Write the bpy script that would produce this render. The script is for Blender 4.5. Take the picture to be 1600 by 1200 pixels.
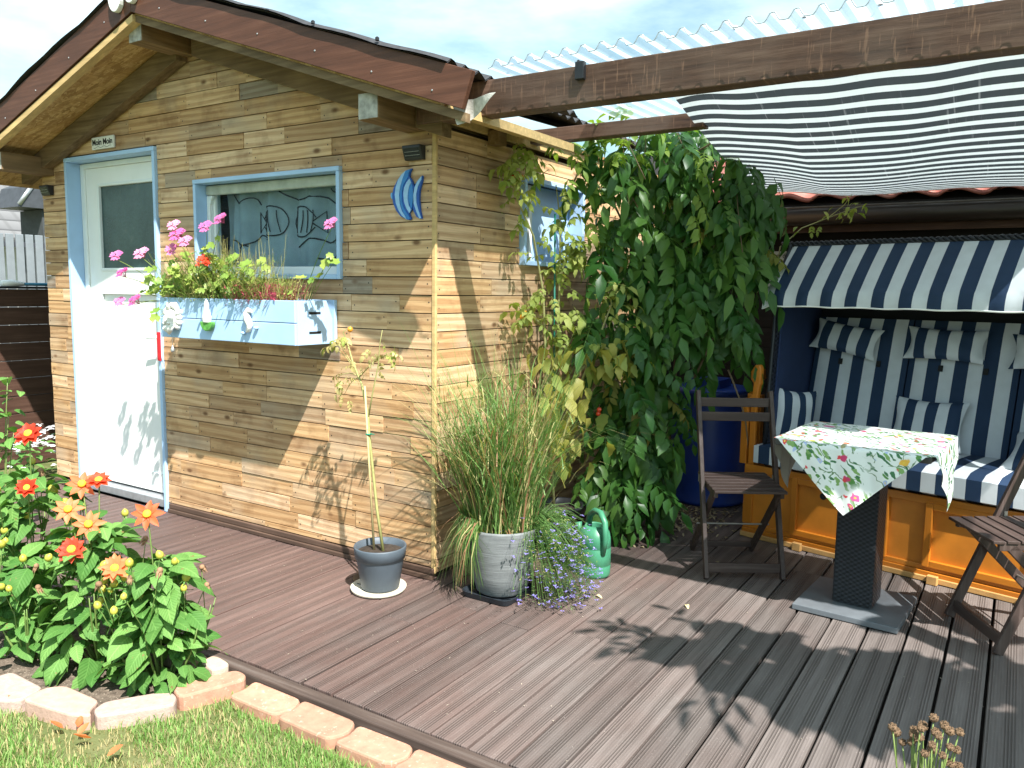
import bpy, math, random
import numpy as np
from mathutils import Vector, Matrix, Euler
R = math.radians
rng = random.Random(7)
for o in list(bpy.data.objects): bpy.data.objects.remove(o)
sc = bpy.context.scene
COL = sc.collection

# ------------------------------------------------------------------ camera
def cam_axes(yaw, pitch, roll):
    f = np.array([math.sin(yaw)*math.cos(pitch), math.cos(yaw)*math.cos(pitch), -math.sin(pitch)])
    r = np.array([math.cos(yaw), -math.sin(yaw), 0.0]); d = np.cross(f, r)
    c, s = math.cos(roll), math.sin(roll)
    return c*r+s*d, -s*r+c*d, f
CR, CD, CF = cam_axes(-0.565879, 0.116189, -0.0143448)
CAM = np.array([2.40656, -3.07502, 1.45])
cd = bpy.data.cameras.new('camera'); cam = bpy.data.objects.new('camera', cd); COL.objects.link(cam)
cd.sensor_width = 36; cd.lens = 1248.3/1600*36; cd.clip_start = 0.05; cd.clip_end = 500
cam.matrix_world = Matrix(((CR[0], -CD[0], -CF[0], CAM[0]), (CR[1], -CD[1], -CF[1], CAM[1]), (CR[2], -CD[2], -CF[2], CAM[2]), (0, 0, 0, 1)))
sc.camera = cam
sc.render.resolution_x = 1024; sc.render.resolution_y = 768

# ------------------------------------------------------------------ world, sun, exposure
SUN = Vector((0.63, -0.38, 1.0)).normalized()          # direction towards the sun
EL = math.asin(SUN.z); AZ = math.atan2(SUN.x, SUN.y)
w = bpy.data.worlds.new('World'); sc.world = w; w.use_nodes = True
nt = w.node_tree; nt.nodes.clear()
sky = nt.nodes.new('ShaderNodeTexSky'); sky.sky_type = 'NISHITA'; sky.sun_disc = False
sky.sun_elevation = EL; sky.sun_rotation = AZ; sky.air_density = 1.3; sky.dust_density = 2.0; sky.ozone_density = 1.0
tc = nt.nodes.new('ShaderNodeTexCoord'); mp = nt.nodes.new('ShaderNodeMapping'); mp.inputs['Scale'].default_value = (1, 1, 3.2)
nz = nt.nodes.new('ShaderNodeTexNoise'); nz.inputs['Scale'].default_value = 3.4; nz.inputs['Detail'].default_value = 7; nz.inputs['Roughness'].default_value = .55
cr = nt.nodes.new('ShaderNodeValToRGB'); cr.color_ramp.elements[0].position = .34; cr.color_ramp.elements[1].position = .70
cr.color_ramp.elements[0].color = (0, 0, 0, 1); cr.color_ramp.elements[1].color = (.85, .85, .85, 1)
mx = nt.nodes.new('ShaderNodeMix'); mx.data_type = 'RGBA'; mx.inputs['B'].default_value = (10.0, 12.0, 12.6, 1)
bg = nt.nodes.new('ShaderNodeBackground'); bg.inputs['Strength'].default_value = 0.058
ow = nt.nodes.new('ShaderNodeOutputWorld')
L = nt.links.new
L(tc.outputs['Generated'], mp.inputs['Vector']); L(mp.outputs[0], nz.inputs['Vector']); L(nz.outputs['Fac'], cr.inputs[0])
L(cr.outputs['Color'], mx.inputs['Factor']); tn_ = nt.nodes.new('ShaderNodeMix'); tn_.data_type = 'RGBA'; tn_.blend_type = 'MULTIPLY'; tn_.inputs['Factor'].default_value = 1; tn_.inputs['B'].default_value = (1.05, 1.42, 1.32, 1); L(sky.outputs[0], tn_.inputs['A']); L(tn_.outputs['Result'], mx.inputs['A']); L(mx.outputs['Result'], bg.inputs[0]); L(bg.outputs[0], ow.inputs[0])
sd = bpy.data.lights.new('sun', 'SUN'); sd.energy = 5.0; sd.angle = R(0.53); sd.color = (1, .955, .89)
so = bpy.data.objects.new('sun', sd); COL.objects.link(so)
so.rotation_euler = SUN.to_track_quat('Z', 'Y').to_euler()
sc.view_settings.view_transform = 'Standard'; sc.view_settings.look = 'None'; sc.view_settings.gamma = 1
sc.view_settings.use_curve_mapping = False
sc.view_settings.exposure = 1.28
sc.render.engine = 'CYCLES'
try:
    sc.cycles.transparent_max_bounces = 16; sc.cycles.max_bounces = 8
except Exception: pass

# ------------------------------------------------------------------ helpers
class MB:
    def __init__(s): s.v = []; s.f = []; s.m = []; s.uv = {}
    def add(s, vs, fs, mi=0, uvs=None):
        o = len(s.v); s.v += [tuple(p) for p in vs]
        for f in fs: s.f.append([o+i for i in f]); s.m.append(mi)
        if uvs:
            for i, q in enumerate(uvs): s.uv[o+i] = q
        return s
    def box(s, x0, x1, y0, y1, z0, z1, mi=0):
        if x0 > x1: x0, x1 = x1, x0
        if y0 > y1: y0, y1 = y1, y0
        if z0 > z1: z0, z1 = z1, z0
        return s.add([(x0,y0,z0),(x1,y0,z0),(x1,y1,z0),(x0,y1,z0),(x0,y0,z1),(x1,y0,z1),(x1,y1,z1),(x0,y1,z1)],
              [(0,3,2,1),(4,5,6,7),(0,1,5,4),(1,2,6,5),(2,3,7,6),(3,0,4,7)], mi)
    def bar(s, a, b, w, h, mi=0, up=(0,0,1)):
        a = Vector(a); b = Vector(b); d = (b-a).normalized(); u = Vector(up)
        if abs(d.dot(u)) > .98: u = Vector((0,1,0))
        r = d.cross(u).normalized(); u = r.cross(d).normalized()
        vs = []
        for p in (a, b):
            for i, j in ((-1,-1),(1,-1),(1,1),(-1,1)): vs.append(p + r*(i*w/2) + u*(j*h/2))
        return s.add(vs, [(3,2,1,0),(4,5,6,7),(0,1,5,4),(1,2,6,5),(2,3,7,6),(3,0,4,7)], mi)
    def tube(s, pts, rad, n=6, mi=0, cap=True):
        pts = [Vector(p) for p in pts]; m = len(pts)
        if not hasattr(rad, '__len__'): rad = [rad]*m
        vs = []; ref = None
        for i, p in enumerate(pts):
            d = (pts[min(i+1, m-1)]-pts[max(i-1, 0)])
            if d.length < 1e-9: d = Vector((0,0,1))
            d.normalize()
            if ref is None: ref = Vector((1,0,0)) if abs(d.x) < .8 else Vector((0,1,0))
            r = (ref - d*ref.dot(d)).normalized(); ref = r; u = d.cross(r)
            for k in range(n):
                t = 2*math.pi*k/n; vs.append(p + (r*math.cos(t)+u*math.sin(t))*rad[i])
        fs = [(i*n+k, i*n+(k+1) % n, (i+1)*n+(k+1) % n, (i+1)*n+k) for i in range(m-1) for k in range(n)]
        if cap: fs += [tuple(range(n-1, -1, -1)), tuple((m-1)*n+k for k in range(n))]
        return s.add(vs, fs, mi)
    def lathe(s, prof, c=(0,0,0), n=28, mi=0, sx=1, sy=1):
        vs = []; fs = []
        for r, z in prof:
            for k in range(n):
                t = 2*math.pi*k/n; vs.append((c[0]+r*sx*math.cos(t), c[1]+r*sy*math.sin(t), c[2]+z))
        m = len(prof)
        for i in range(m-1):
            for k in range(n): fs.append((i*n+k, i*n+(k+1) % n, (i+1)*n+(k+1) % n, (i+1)*n+k))
        return s.add(vs, fs, mi)
    def prism(s, poly, fn, d0, d1, mi=0):
        """poly: list of (a,b); fn(a,b,d)->xyz; extruded between depths d0,d1"""
        n = len(poly)
        vs = [fn(a, b, d0) for a, b in poly]+[fn(a, b, d1) for a, b in poly]
        return s.add(vs, [tuple(range(n)), tuple(range(2*n-1, n-1, -1))]+[(i, n+i, n+(i+1) % n, (i+1) % n) for i in range(n)], mi)
    def grid(s, fn, nu, nv, mi=0, uv=True):
        vs = []; uvs = []
        for j in range(nv+1):
            for i in range(nu+1):
                vs.append(fn(i/nu, j/nv)); uvs.append((i/nu, j/nv))
        fs = [(j*(nu+1)+i, j*(nu+1)+i+1, (j+1)*(nu+1)+i+1, (j+1)*(nu+1)+i) for j in range(nv) for i in range(nu)]
        return s.add(vs, fs, mi, uvs if uv else None)
    def ball(s, c, r, n=8, m=5, mi=0, sz=1):
        prof = [(max(1e-4, r*math.sin(math.pi*i/m)), -r*sz*math.cos(math.pi*i/m)) for i in range(m+1)]
        return s.lathe(prof, c, n, mi)
    def mesh(s, name, mats, smooth=False):
        me = bpy.data.meshes.new(name); me.from_pydata([tuple(p) for p in s.v], [], s.f)
        if not isinstance(mats, (list, tuple)): mats = [mats]
        for m in mats: me.materials.append(m)
        if any(s.m): me.polygons.foreach_set('material_index', s.m)
        if s.uv:
            ul = me.uv_layers.new(name='UVMap'); li = np.empty(len(me.loops), dtype=np.int32); me.loops.foreach_get('vertex_index', li)
            arr = np.zeros((len(s.v), 2), dtype=np.float32)
            for k, q in s.uv.items(): arr[k] = q
            ul.data.foreach_set('uv', arr[li].ravel())
        if smooth: me.polygons.foreach_set('use_smooth', [True]*len(me.polygons))
        me.update(); return me
    def build(s, name, mats, parent=None, smooth=False, bevel=0, loc=None, rot=None):
        return inst(name, s.mesh(name, mats, smooth), parent, loc, rot, bevel)
def inst(name, me, parent=None, loc=None, rot=None, bevel=0, scale=None):
    o = bpy.data.objects.new(name, me); COL.objects.link(o)
    if parent is not None: o.parent = parent
    if loc is not None: o.location = loc
    if rot is not None: o.rotation_euler = rot
    if scale is not None: o.scale = (scale,)*3 if not hasattr(scale, '__len__') else scale
    if bevel:
        b = o.modifiers.new('bevel', 'BEVEL'); b.width = bevel; b.segments = 2; b.limit_method = 'ANGLE'; b.angle_limit = R(40)
    return o
def tag(o, label, cat, group=None, kind=None):
    o['label'] = label; o['category'] = cat
    if group: o['group'] = group
    if kind: o['kind'] = kind
    return o
def thing(name, label, cat, loc=(0,0,0), rz=0, group=None):
    o = bpy.data.objects.new(name, None); COL.objects.link(o); o.location = loc; o.rotation_euler = (0, 0, rz); o.empty_display_size = .05
    return tag(o, label, cat, group)
def struct(o): o['kind'] = 'structure'; return o
def stuff(o, label=None, cat=None):
    o['kind'] = 'stuff'
    if label: o['label'] = label
    if cat: o['category'] = cat
    return o
def clip(poly, a, b, c):
    """keep part of polygon where a*x+b*y<=c"""
    out = []
    for i in range(len(poly)):
        p, q = poly[i], poly[(i+1) % len(poly)]; dp = a*p[0]+b*p[1]-c; dq = a*q[0]+b*q[1]-c
        if dp <= 0: out.append(p)
        if dp*dq < 0: t = dp/(dp-dq); out.append((p[0]+(q[0]-p[0])*t, p[1]+(q[1]-p[1])*t))
    return out
def text_mesh(name, body, size, mat, parent, loc, rot, align='CENTER', shear=0, off=0.0, sx=1):
    c = bpy.data.curves.new(name, 'FONT'); c.body = body; c.size = size; c.align_x = align; c.align_y = 'CENTER'; c.extrude = .0006; c.shear = shear; c.offset = off
    t = bpy.data.objects.new(name, c); COL.objects.link(t)
    dg = bpy.context.evaluated_depsgraph_get(); dg.update()
    me = bpy.data.meshes.new_from_object(t.evaluated_get(dg)); bpy.data.objects.remove(t)
    me.materials.clear(); me.materials.append(mat)
    return inst(name, me, parent, loc, rot, scale=(sx, 1, 1))

# ------------------------------------------------------------------ materials
class NT:
    def __init__(s, name):
        s.m = bpy.data.materials.new(name); s.m.use_nodes = True; s.t = s.m.node_tree; s.t.nodes.clear()
        s.out = s.n('OutputMaterial'); s.p = s.n('BsdfPrincipled'); s.l(s.p.outputs[0], s.out.inputs[0])
    def n(s, t, **kw):
        q = s.t.nodes.new('ShaderNode'+t)
        for k, v in kw.items(): setattr(q, k, v)
        return q
    def l(s, a, b): s.t.links.new(a, b)
    def coord(s, kind='Object', scale=(1,1,1), rnd=False, rot=(0,0,0)):
        t = s.n('TexCoord'); mp = s.n('Mapping'); mp.inputs['Scale'].default_value = scale; mp.inputs['Rotation'].default_value = rot
        src = t.outputs[kind]
        if rnd:
            oi = s.n('ObjectInfo'); mu = s.n('Math', operation='MULTIPLY'); mu.inputs[1].default_value = 37.0; s.l(oi.outputs['Random'], mu.inputs[0])
            ad = s.n('VectorMath', operation='ADD'); s.l(src, ad.inputs[0]); s.l(mu.outputs[0], ad.inputs[1]); src = ad.outputs[0]
        s.l(src, mp.inputs['Vector']); return mp.outputs[0]
    def noise(s, vec, scale=5, detail=4, rough=.55, dist=0):
        q = s.n('TexNoise'); q.inputs['Scale'].default_value = scale; q.inputs['Detail'].default_value = detail; q.inputs['Roughness'].default_value = rough; q.inputs['Distortion'].default_value = dist
        s.l(vec, q.inputs['Vector']); return q.outputs['Fac']
    def ramp(s, fac, stops, interp='LINEAR'):
        q = s.n('ValToRGB'); e = q.color_ramp.elements; q.color_ramp.interpolation = interp
        while len(e) < len(stops): e.new(.5)
        for i, (p, c) in enumerate(stops): e[i].position = p; e[i].color = (*c, 1) if len(c) == 3 else c
        if fac is not None: s.l(fac, q.inputs[0])
        return q.outputs['Color']
    def mix(s, fac, a, b, mode='MIX'):
        q = s.n('Mix', data_type='RGBA', blend_type=mode)
        for k, v in (('Factor', fac), ('A', a), ('B', b)):
            if isinstance(v, (int, float)): q.inputs[k].default_value = v
            elif isinstance(v, tuple): q.inputs[k].default_value = (*v, 1) if len(v) == 3 else v
            else: s.l(v, q.inputs[k])
        return q.outputs['Result']
    def math(s, op, a, b=0.0):
        q = s.n('Math', operation=op)
        for i, v in enumerate((a, b)):
            if isinstance(v, (int, float)): q.inputs[i].default_value = v
            else: s.l(v, q.inputs[i])
        return q.outputs[0]
    def bump(s, h, strength=.3, dist=.01):
        q = s.n('Bump'); q.inputs['Strength'].default_value = strength; q.inputs['Distance'].default_value = dist; s.l(h, q.inputs['Height']); s.l(q.outputs[0], s.p.inputs['Normal'])
    def base(s, c):
        if isinstance(c, tuple): s.p.inputs['Base Color'].default_value = (*c, 1)
        else: s.l(c, s.p.inputs['Base Color'])
    def rough(s, r, spec=.4):
        s.p.inputs['Roughness'].default_value = r; s.p.inputs['Specular IOR Level'].default_value = spec
def simple(name, c, rough=.6, var=.18, scale=14, bump=.15, spec=.4, metal=0, rnd=0.0, speck=None):
    N = NT(name); v = N.coord(rnd=True); f = N.noise(v, scale, 5)
    a = tuple(x*(1-var) for x in c); b = tuple(min(1, x*(1+var)) for x in c)
    col = N.ramp(f, [(.3, a), (.7, b)])
    if speck:
        f2 = N.noise(v, speck[1], 3); col = N.mix(N.ramp(f2, [(speck[2], (0,0,0)), (speck[2]+.06, (1,1,1))]), col, speck[0])
    if rnd:
        oi = N.n('ObjectInfo'); k = N.math('ADD', N.math('MULTIPLY', oi.outputs['Random'], 2*rnd), 1-rnd); h = N.n('HueSaturation'); N.l(k, h.inputs['Value']); N.l(col, h.inputs['Color']); col = h.outputs[0]
    N.base(col); N.rough(rough, spec); N.p.inputs['Metallic'].default_value = metal
    if bump: N.bump(N.noise(v, scale*3, 4), bump, .004)
    return N.m
def plank_mat(name, axis=0, tones=None, sat=1.0):
    """reclaimed board: tone per board, growth-ring figure, knots, saw marks"""
    N = NT(name); st = [7, 7, 7]; st[axis] = .9
    oi = N.n('ObjectInfo'); v = N.coord(scale=tuple(st), rnd=True)
    wv = N.n('TexWave', wave_type='BANDS', bands_direction='Z'); wv.inputs['Scale'].default_value = 1.1; wv.inputs['Distortion'].default_value = 11; wv.inputs['Detail'].default_value = 3; wv.inputs['Detail Scale'].default_value = .55; N.l(v, wv.inputs['Vector'])
    st2 = [60, 60, 60]; st2[axis] = 2.2; fine = N.noise(N.coord(scale=tuple(st2), rnd=True), 2.2, 5, .65)
    blot = N.noise(N.coord(scale=(1,1,1), rnd=True), 5, 4, .6)
    tones = tones or [(0, (.64, .42, .22)), (.17, (.55, .35, .18)), (.32, (.70, .48, .275)), (.46, (.50, .325, .18)), (.58, (.74, .53, .335)), (.70, (.60, .40, .23)), (.80, (.46, .325, .205)), (.89, (.67, .465, .285)), (.975, (.33, .275, .22))]
    tone = N.ramp(oi.outputs['Random'], tones, 'CONSTANT')
    c = N.mix(N.math('MULTIPLY', N.ramp(wv.outputs['Fac'], [(.25, (0,0,0)), (.8, (1,1,1))]), .55), tone, N.mix(1.0, tone, (.58, .47, .38), 'MULTIPLY'))
    c = N.mix(N.ramp(fine, [(.42, (0,0,0)), (.75, (.7,.7,.7))]), c, N.mix(1.0, c, (.62, .53, .46), 'MULTIPLY'))
    c = N.mix(N.ramp(blot, [(.52, (0,0,0)), (.72, (.75,.75,.75))]), c, N.mix(1.0, c, (.52, .45, .41), 'MULTIPLY'))
    grey = N.noise(N.coord(scale=(1,1,1), rnd=True), 2.3, 3, .5)
    c = N.mix(N.ramp(grey, [(.52, (0,0,0)), (.74, (.55,.55,.55))]), c, (.38, .32, .25))
    vo = N.n('TexVoronoi', feature='F1'); vo.inputs['Scale'].default_value = 1.0; st3 = [9, 9, 9]; st3[axis] = 4.5; N.l(N.coord(scale=tuple(st3), rnd=True), vo.inputs['Vector'])
    c = N.mix(N.ramp(vo.outputs['Distance'], [(.06, (.9,.9,.9)), (.16, (0,0,0))]), c, (.13, .06, .025))
    N.base(c); N.rough(.72, .25); N.bump(N.math('ADD', fine, N.math('MULTIPLY', wv.outputs['Fac'], .4)), .35, .004)
    return N.m
def stain_mat(name, c, dark=.5, axis=0, light=None, rough=.55, spec=.35, streak=26):
    N = NT(name); st = [1, 1, 1]; st = [streak]*3; st[axis] = 1.2
    f = N.noise(N.coord(scale=tuple(st), rnd=True), 1.6, 6, .62); b = N.noise(N.coord(rnd=True), 3.5, 4)
    lo = tuple(x*dark for x in c); hi = light or tuple(min(1, x*1.45) for x in c)
    col = N.mix(N.ramp(b, [(.35, (0,0,0)), (.75, (.7,.7,.7))]), N.ramp(f, [(.3, lo), (.52, c), (.78, hi)]), lo)
    N.base(col); N.rough(rough, spec); N.bump(f, .4, .004); return N.m
def leaf_mat(name, c, c2, trans=.35, rough=.42, spec=.45, hue=0.03):
    N = NT(name); oi = N.n('ObjectInfo'); f = N.noise(N.coord(rnd=True), 16, 3)
    r = N.math('ADD', N.math('MULTIPLY', oi.outputs['Random'], .75), N.math('MULTIPLY', f, .5))
    col = N.ramp(r, [(.2, c), (.95, c2)]); N.base(col); N.rough(rough, spec)
    tr = N.n('BsdfTranslucent'); N.l(N.mix(1.0, col, (1.25, 1.35, .55), 'MULTIPLY'), tr.inputs[0])
    ms = N.n('MixShader'); ms.inputs[0].default_value = trans; N.l(N.p.outputs[0], ms.inputs[1]); N.l(tr.outputs[0], ms.inputs[2]); N.l(ms.outputs[0], N.out.inputs[0])
    return N.m
def stripe_mat(name, cA, cB, period, axis=0, duty=.5, rough=.75, trans=0, weave=220, uv=False, phase=0.0, transB=None):
    N = NT(name); t = N.n('TexCoord'); sp = N.n('SeparateXYZ'); N.l(t.outputs['UV' if uv else 'Object'], sp.inputs[0])
    x = sp.outputs[axis]
    fr = N.math('FRACT', N.math('ADD', N.math('DIVIDE', x, period), 50.0+phase)); st = N.math('LESS_THAN', fr, duty)
    v = N.coord(); n = N.noise(v, 9, 4); dirt = N.ramp(n, [(.3, (.86,.86,.86)), (.7, (1,1,1))])
    col = N.mix(1.0, N.mix(st, cB, cA), dirt, 'MULTIPLY'); N.base(col); N.rough(rough, .2)
    N.bump(N.noise(v, weave, 2), .12, .002)
    if trans:
        tr = N.n('BsdfTranslucent'); N.l(col, tr.inputs[0]); ms = N.n('MixShader'); ms.inputs[0].default_value = trans
        N.l(N.p.outputs[0], ms.inputs[1]); N.l(tr.outputs[0], ms.inputs[2]); N.l(ms.outputs[0], N.out.inputs[0])
    return N.m
def weave_mat(name, c, scale=60, c2=None):
    N = NT(name); t = N.n('TexCoord'); sp = N.n('SeparateXYZ'); N.l(t.outputs['Object'], sp.inputs[0])
    h = N.math('ADD', sp.outputs[0], sp.outputs[1])
    a = N.math('SINE', N.math('MULTIPLY', sp.outputs[2], scale*6.2832)); row = N.math('FLOOR', N.math('MULTIPLY', sp.outputs[2], scale))
    b = N.math('SINE', N.math('ADD', N.math('MULTIPLY', h, scale*2.1), N.math('MULTIPLY', row, 3.14159)))
    ht = N.math('ADD', N.math('MULTIPLY', N.math('ABSOLUTE', a), .6), N.math('MULTIPLY', b, .5))
    col = N.ramp(ht, [(.0, tuple(x*.35 for x in c)), (.9, c2 or tuple(x*1.8 for x in c))]); N.base(col); N.rough(.38, .5); N.bump(ht, .9, .006); return N.m
def glass_mat(name, tint=(.9,.95,1), fac=.25, rough=.05):
    N = NT(name); N.base((.02, .025, .03)); N.rough(rough, .6); tr = N.n('BsdfTransparent'); tr.inputs[0].default_value = (*tint, 1)
    ms = N.n('MixShader'); ms.inputs[0].default_value = fac; N.l(tr.outputs[0], ms.inputs[1]); N.l(N.p.outputs[0], ms.inputs[2]); N.l(ms.outputs[0], N.out.inputs[0]); return N.m

mFront = plank_mat('board_front', 0); mSide = plank_mat('board_side', 1)
mGap = simple('joint_dark', (.035, .022, .012), .9, .3)
mNail = simple('nail', (.03, .025, .022), .5, .1)
mStain = stain_mat('red_brown_stain', (.098, .038, .021), .65, 0, (.15, .068, .042), .55, .35)
mBeam = stain_mat('beam_stain', (.085, .038, .022), .5, 0, (.17, .10, .07), .6, .3)
mRaw = stain_mat('raw_timber', (.26, .165, .085), .5, 1, (.36, .26, .16), .8, .2)
mRawX = stain_mat('rafter_timber', (.20, .135, .075), .5, 0, (.30, .22, .13), .8, .2)
mPale = stain_mat('pale_batten', (.55, .38, .17), .75, 0, None, .7)
mBlue = simple('blue_paint', (.37, .545, .79), .5, .07, 6, .08, .4)
mWhite = simple('white_paint', (.80, .81, .80), .45, .03, 6, .04)
mPvc = simple('white_frame', (.74, .78, .78), .35, .03, 6, 0)
mDark = simple('dark_inside', (.012, .013, .014), .8, .2)
mBlack = simple('black_plastic', (.018, .019, .022), .4, .2)
mZinc = simple('zinc', (.42, .44, .46), .45, .15, 20, .1, .5, .6)
def osb_mat():
    N = NT('osb_board'); v = N.coord(scale=(1, 3.2, 1)); vo = N.n('TexVoronoi', feature='F1'); vo.inputs['Scale'].default_value = 16; vo.inputs['Randomness'].default_value = 1
    d = N.noise(v, 12, 4, .6); ad = N.n('VectorMath', operation='ADD'); N.l(v, ad.inputs[0]); cm = N.n('CombineXYZ'); N.l(N.math('MULTIPLY', d, .35), cm.inputs[0]); N.l(N.math('MULTIPLY', d, .25), cm.inputs[1]); N.l(cm.outputs[0], ad.inputs[1]); N.l(ad.outputs[0], vo.inputs['Vector'])
    sp = N.n('SeparateColor'); N.l(vo.outputs['Color'], sp.inputs[0])
    c = N.ramp(sp.outputs[0], [(0, (.30, .17, .06)), (.35, (.48, .29, .11)), (.7, (.62, .42, .19)), (1, (.40, .23, .09))]); f = N.noise(N.coord(scale=(40, 4, 20)), 2, 4)
    N.base(N.mix(N.ramp(f, [(.4, (0,0,0)), (.7, (.6,.6,.6))]), c, (.26, .14, .05))); N.rough(.7, .25); N.bump(sp.outputs[0], .25, .003); return N.m
mOsb = osb_mat()

# ------------------------------------------------------------------ deck
def deck_mat():
    N = NT('deck_board'); t = N.n('TexCoord'); sp = N.n('SeparateXYZ'); N.l(t.outputs['Object'], sp.inputs[0]); oi = N.n('ObjectInfo')
    x = sp.outputs[0]; rib = N.math('SINE', N.math('MULTIPLY', x, 6.2832/.0098))
    band = N.math('SINE', N.math('ADD', N.math('MULTIPLY', x, 6.2832/.072), N.math('MULTIPLY', oi.outputs['Random'], 6.0))); bm = N.ramp(band, [(.0, (.25,.25,.25)), (.25, (1,1,1))])
    v = N.coord(scale=(18, 1.1, 6), rnd=True); f = N.noise(v, 2.4, 6, .65); big = N.noise(N.coord(kind='Object', scale=(1,1,1), rnd=True), 2.2, 4, .55)
    wv = N.n('Vector' if False else 'NewGeometry'); spx = N.n('SeparateXYZ'); N.l(wv.outputs['Position'], spx.inputs[0])
    # boards away from the eaves have weathered grey, those near the wall keep their red-brown oil
    age = N.ramp(N.math('ADD', N.math('MULTIPLY', spx.outputs[0], .45), N.math('MULTIPLY', N.math('SUBTRACT', big, .5), 1.2)), [(.0, (0,0,0)), (.75, (1,1,1))])
    brown = N.ramp(f, [(.25, (.085, .052, .045)), (.55, (.128, .082, .072)), (.85, (.175, .122, .108))])
    greyc = N.ramp(f, [(.25, (.098, .082, .076)), (.55, (.146, .124, .116)), (.85, (.20, .175, .165))])
    c = N.mix(age, brown, greyc)
    c = N.mix(N.math('MULTIPLY', N.math('MULTIPLY', N.ramp(rib, [(.30, (1,1,1)), (.62, (0,0,0))]), bm), .58), c, (.046, .036, .032))
    k = N.math('ADD', N.math('MULTIPLY', oi.outputs['Random'], .36), .82); hs = N.n('HueSaturation'); N.l(k, hs.inputs['Value']); N.l(c, hs.inputs['Color'])
    sp2 = N.noise(N.coord(), 160, 2, .5); c = N.mix(N.ramp(sp2, [(.70, (0,0,0)), (.74, (.7,.7,.7))]), hs.outputs[0], (.42, .37, .33))
    N.base(c); N.rough(.62, .35); N.bump(N.math('ADD', N.math('MULTIPLY', N.math('MULTIPLY', rib, .5), bm), N.math('MULTIPLY', f, .6)), .6, .003); return N.m
mDeck = deck_mat(); mJoist = simple('deck_joist', (.02, .014, .012), .9)
dk = MB(); dk.box(-3.62, 3.3, -1.13, 3.0, -.14, -.045); deck = struct(dk.build('deck', mJoist))
xs = [-.363, -.201, -.04, .104, .259, .41, .565, .713, .864, 1.015, 1.166]
p = .1535
while xs[-1] < 3.2: xs.append(xs[-1]+p)
while xs[0] > -3.55: xs.insert(0, xs[0]-.152)
for i in range(len(xs)-1):
    g = .0075 if xs[i] < 1.3 else .0105
    x0, x1 = xs[i]+g*.5+rng.uniform(0, .0015), xs[i+1]-g*.5
    y0 = -1.118+rng.uniform(-.004, .004); y1 = 2.98
    cuts = [y0, y1]
    if xs[i+1] < -.02: cuts = [y0, -.004+0]
    elif rng.random() < .75: cuts = [y0, rng.choice([-.35, .75, 1.35, 1.9])+rng.uniform(-.2, .2), y1]
    for a, b in zip(cuts[:-1], cuts[1:]):
        w_ = x1-x0; z = rng.uniform(-.0025, .0015); xm = (x0+x1)/2; ym = (a+b)/2
        m = MB(); m.box(-w_/2, w_/2, a-ym+.001, b-ym-.001, -.026, 0)
        q = m.build('plank', mDeck, deck, loc=(xm, ym, z), rot=(0, rng.uniform(-.004, .004), rng.uniform(-.0012, .0012)), bevel=.003)
mEdge = stain_mat('deck_edge_stain', (.085, .06, .05), .6, 0, (.17, .14, .125), .7)
m = MB(); m.box(-3.6, 3.3, -1.172, -1.1205, -.12, -.003); m.build('edge_board', mEdge, deck, bevel=.006)

# ------------------------------------------------------------------ garden shed
shed = thing('garden_shed', 'timber garden shed clad in reclaimed pallet boards with gabled roof', 'shed', (-1.75, 0, 0))
SX = 1.75    # shed local x = world x + SX
def sh(x): return x+SX
RX, PITCH = -1.75, .335
def soff(x): return 2.90-PITCH*abs(x-RX)
DOOR = (-3.175, -2.16, .0, 2.30); WIN = (-1.789, -.600, 1.497, 2.073)
# dark backing of the front wall, left out at the openings
m = MB()
def back(x0, x1, z0, z1): m.box(sh(x0), sh(x1), .024, .06, z0, z1)
back(-3.49, DOOR[0]+.01, .0, 2.25); back(DOOR[0]+.01, DOOR[1]-.01, DOOR[3]-.01, 2.36)
back(DOOR[1]-.01, WIN[0]+.01, 0, 2.36); back(WIN[0]+.01, WIN[1]-.01, 0, WIN[2]+.005); back(WIN[0]+.01, WIN[1]-.01, WIN[3]-.005, 2.36); back(WIN[1]-.01, -.01, 0, 2.26)
m.prism([(sh(-3.2), 2.3605), (sh(-.2), 2.3605), (sh(-1.75), soff(-1.75)-.02)], lambda a, b, d: (a, d, b), .024, .06)
fw = m.build('front_wall', mGap, shed)
rowz = [1.866+.0887*k for k in range(-21, 12)]
def nails(m, pts, y, fn):
    for a, b in pts:
        r = .0042; m.add([fn(a+r*math.cos(t*1.0472), b+r*math.sin(t*1.0472), y) for t in range(6)], [(0,1,2,3,4,5)], 1)
def cut_rect(x0, x1, z0, z1, op):
    ox0, ox1, oz0, oz1 = op
    if x1 <= ox0 or x0 >= ox1 or z1 <= oz0 or z0 >= oz1: return [(x0, x1, z0, z1)]
    out = []
    if x0 < ox0: out.append((x0, ox0-.002, z0, z1))
    if x1 > ox1: out.append((ox1+.002, x1, z0, z1))
    a, b = max(x0, ox0), min(x1, ox1)
    if z1 > oz1: out.append((a, b, oz1+.002, z1))
    if z0 < oz0: out.append((a, b, z0, oz0-.002))
    return out
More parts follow.
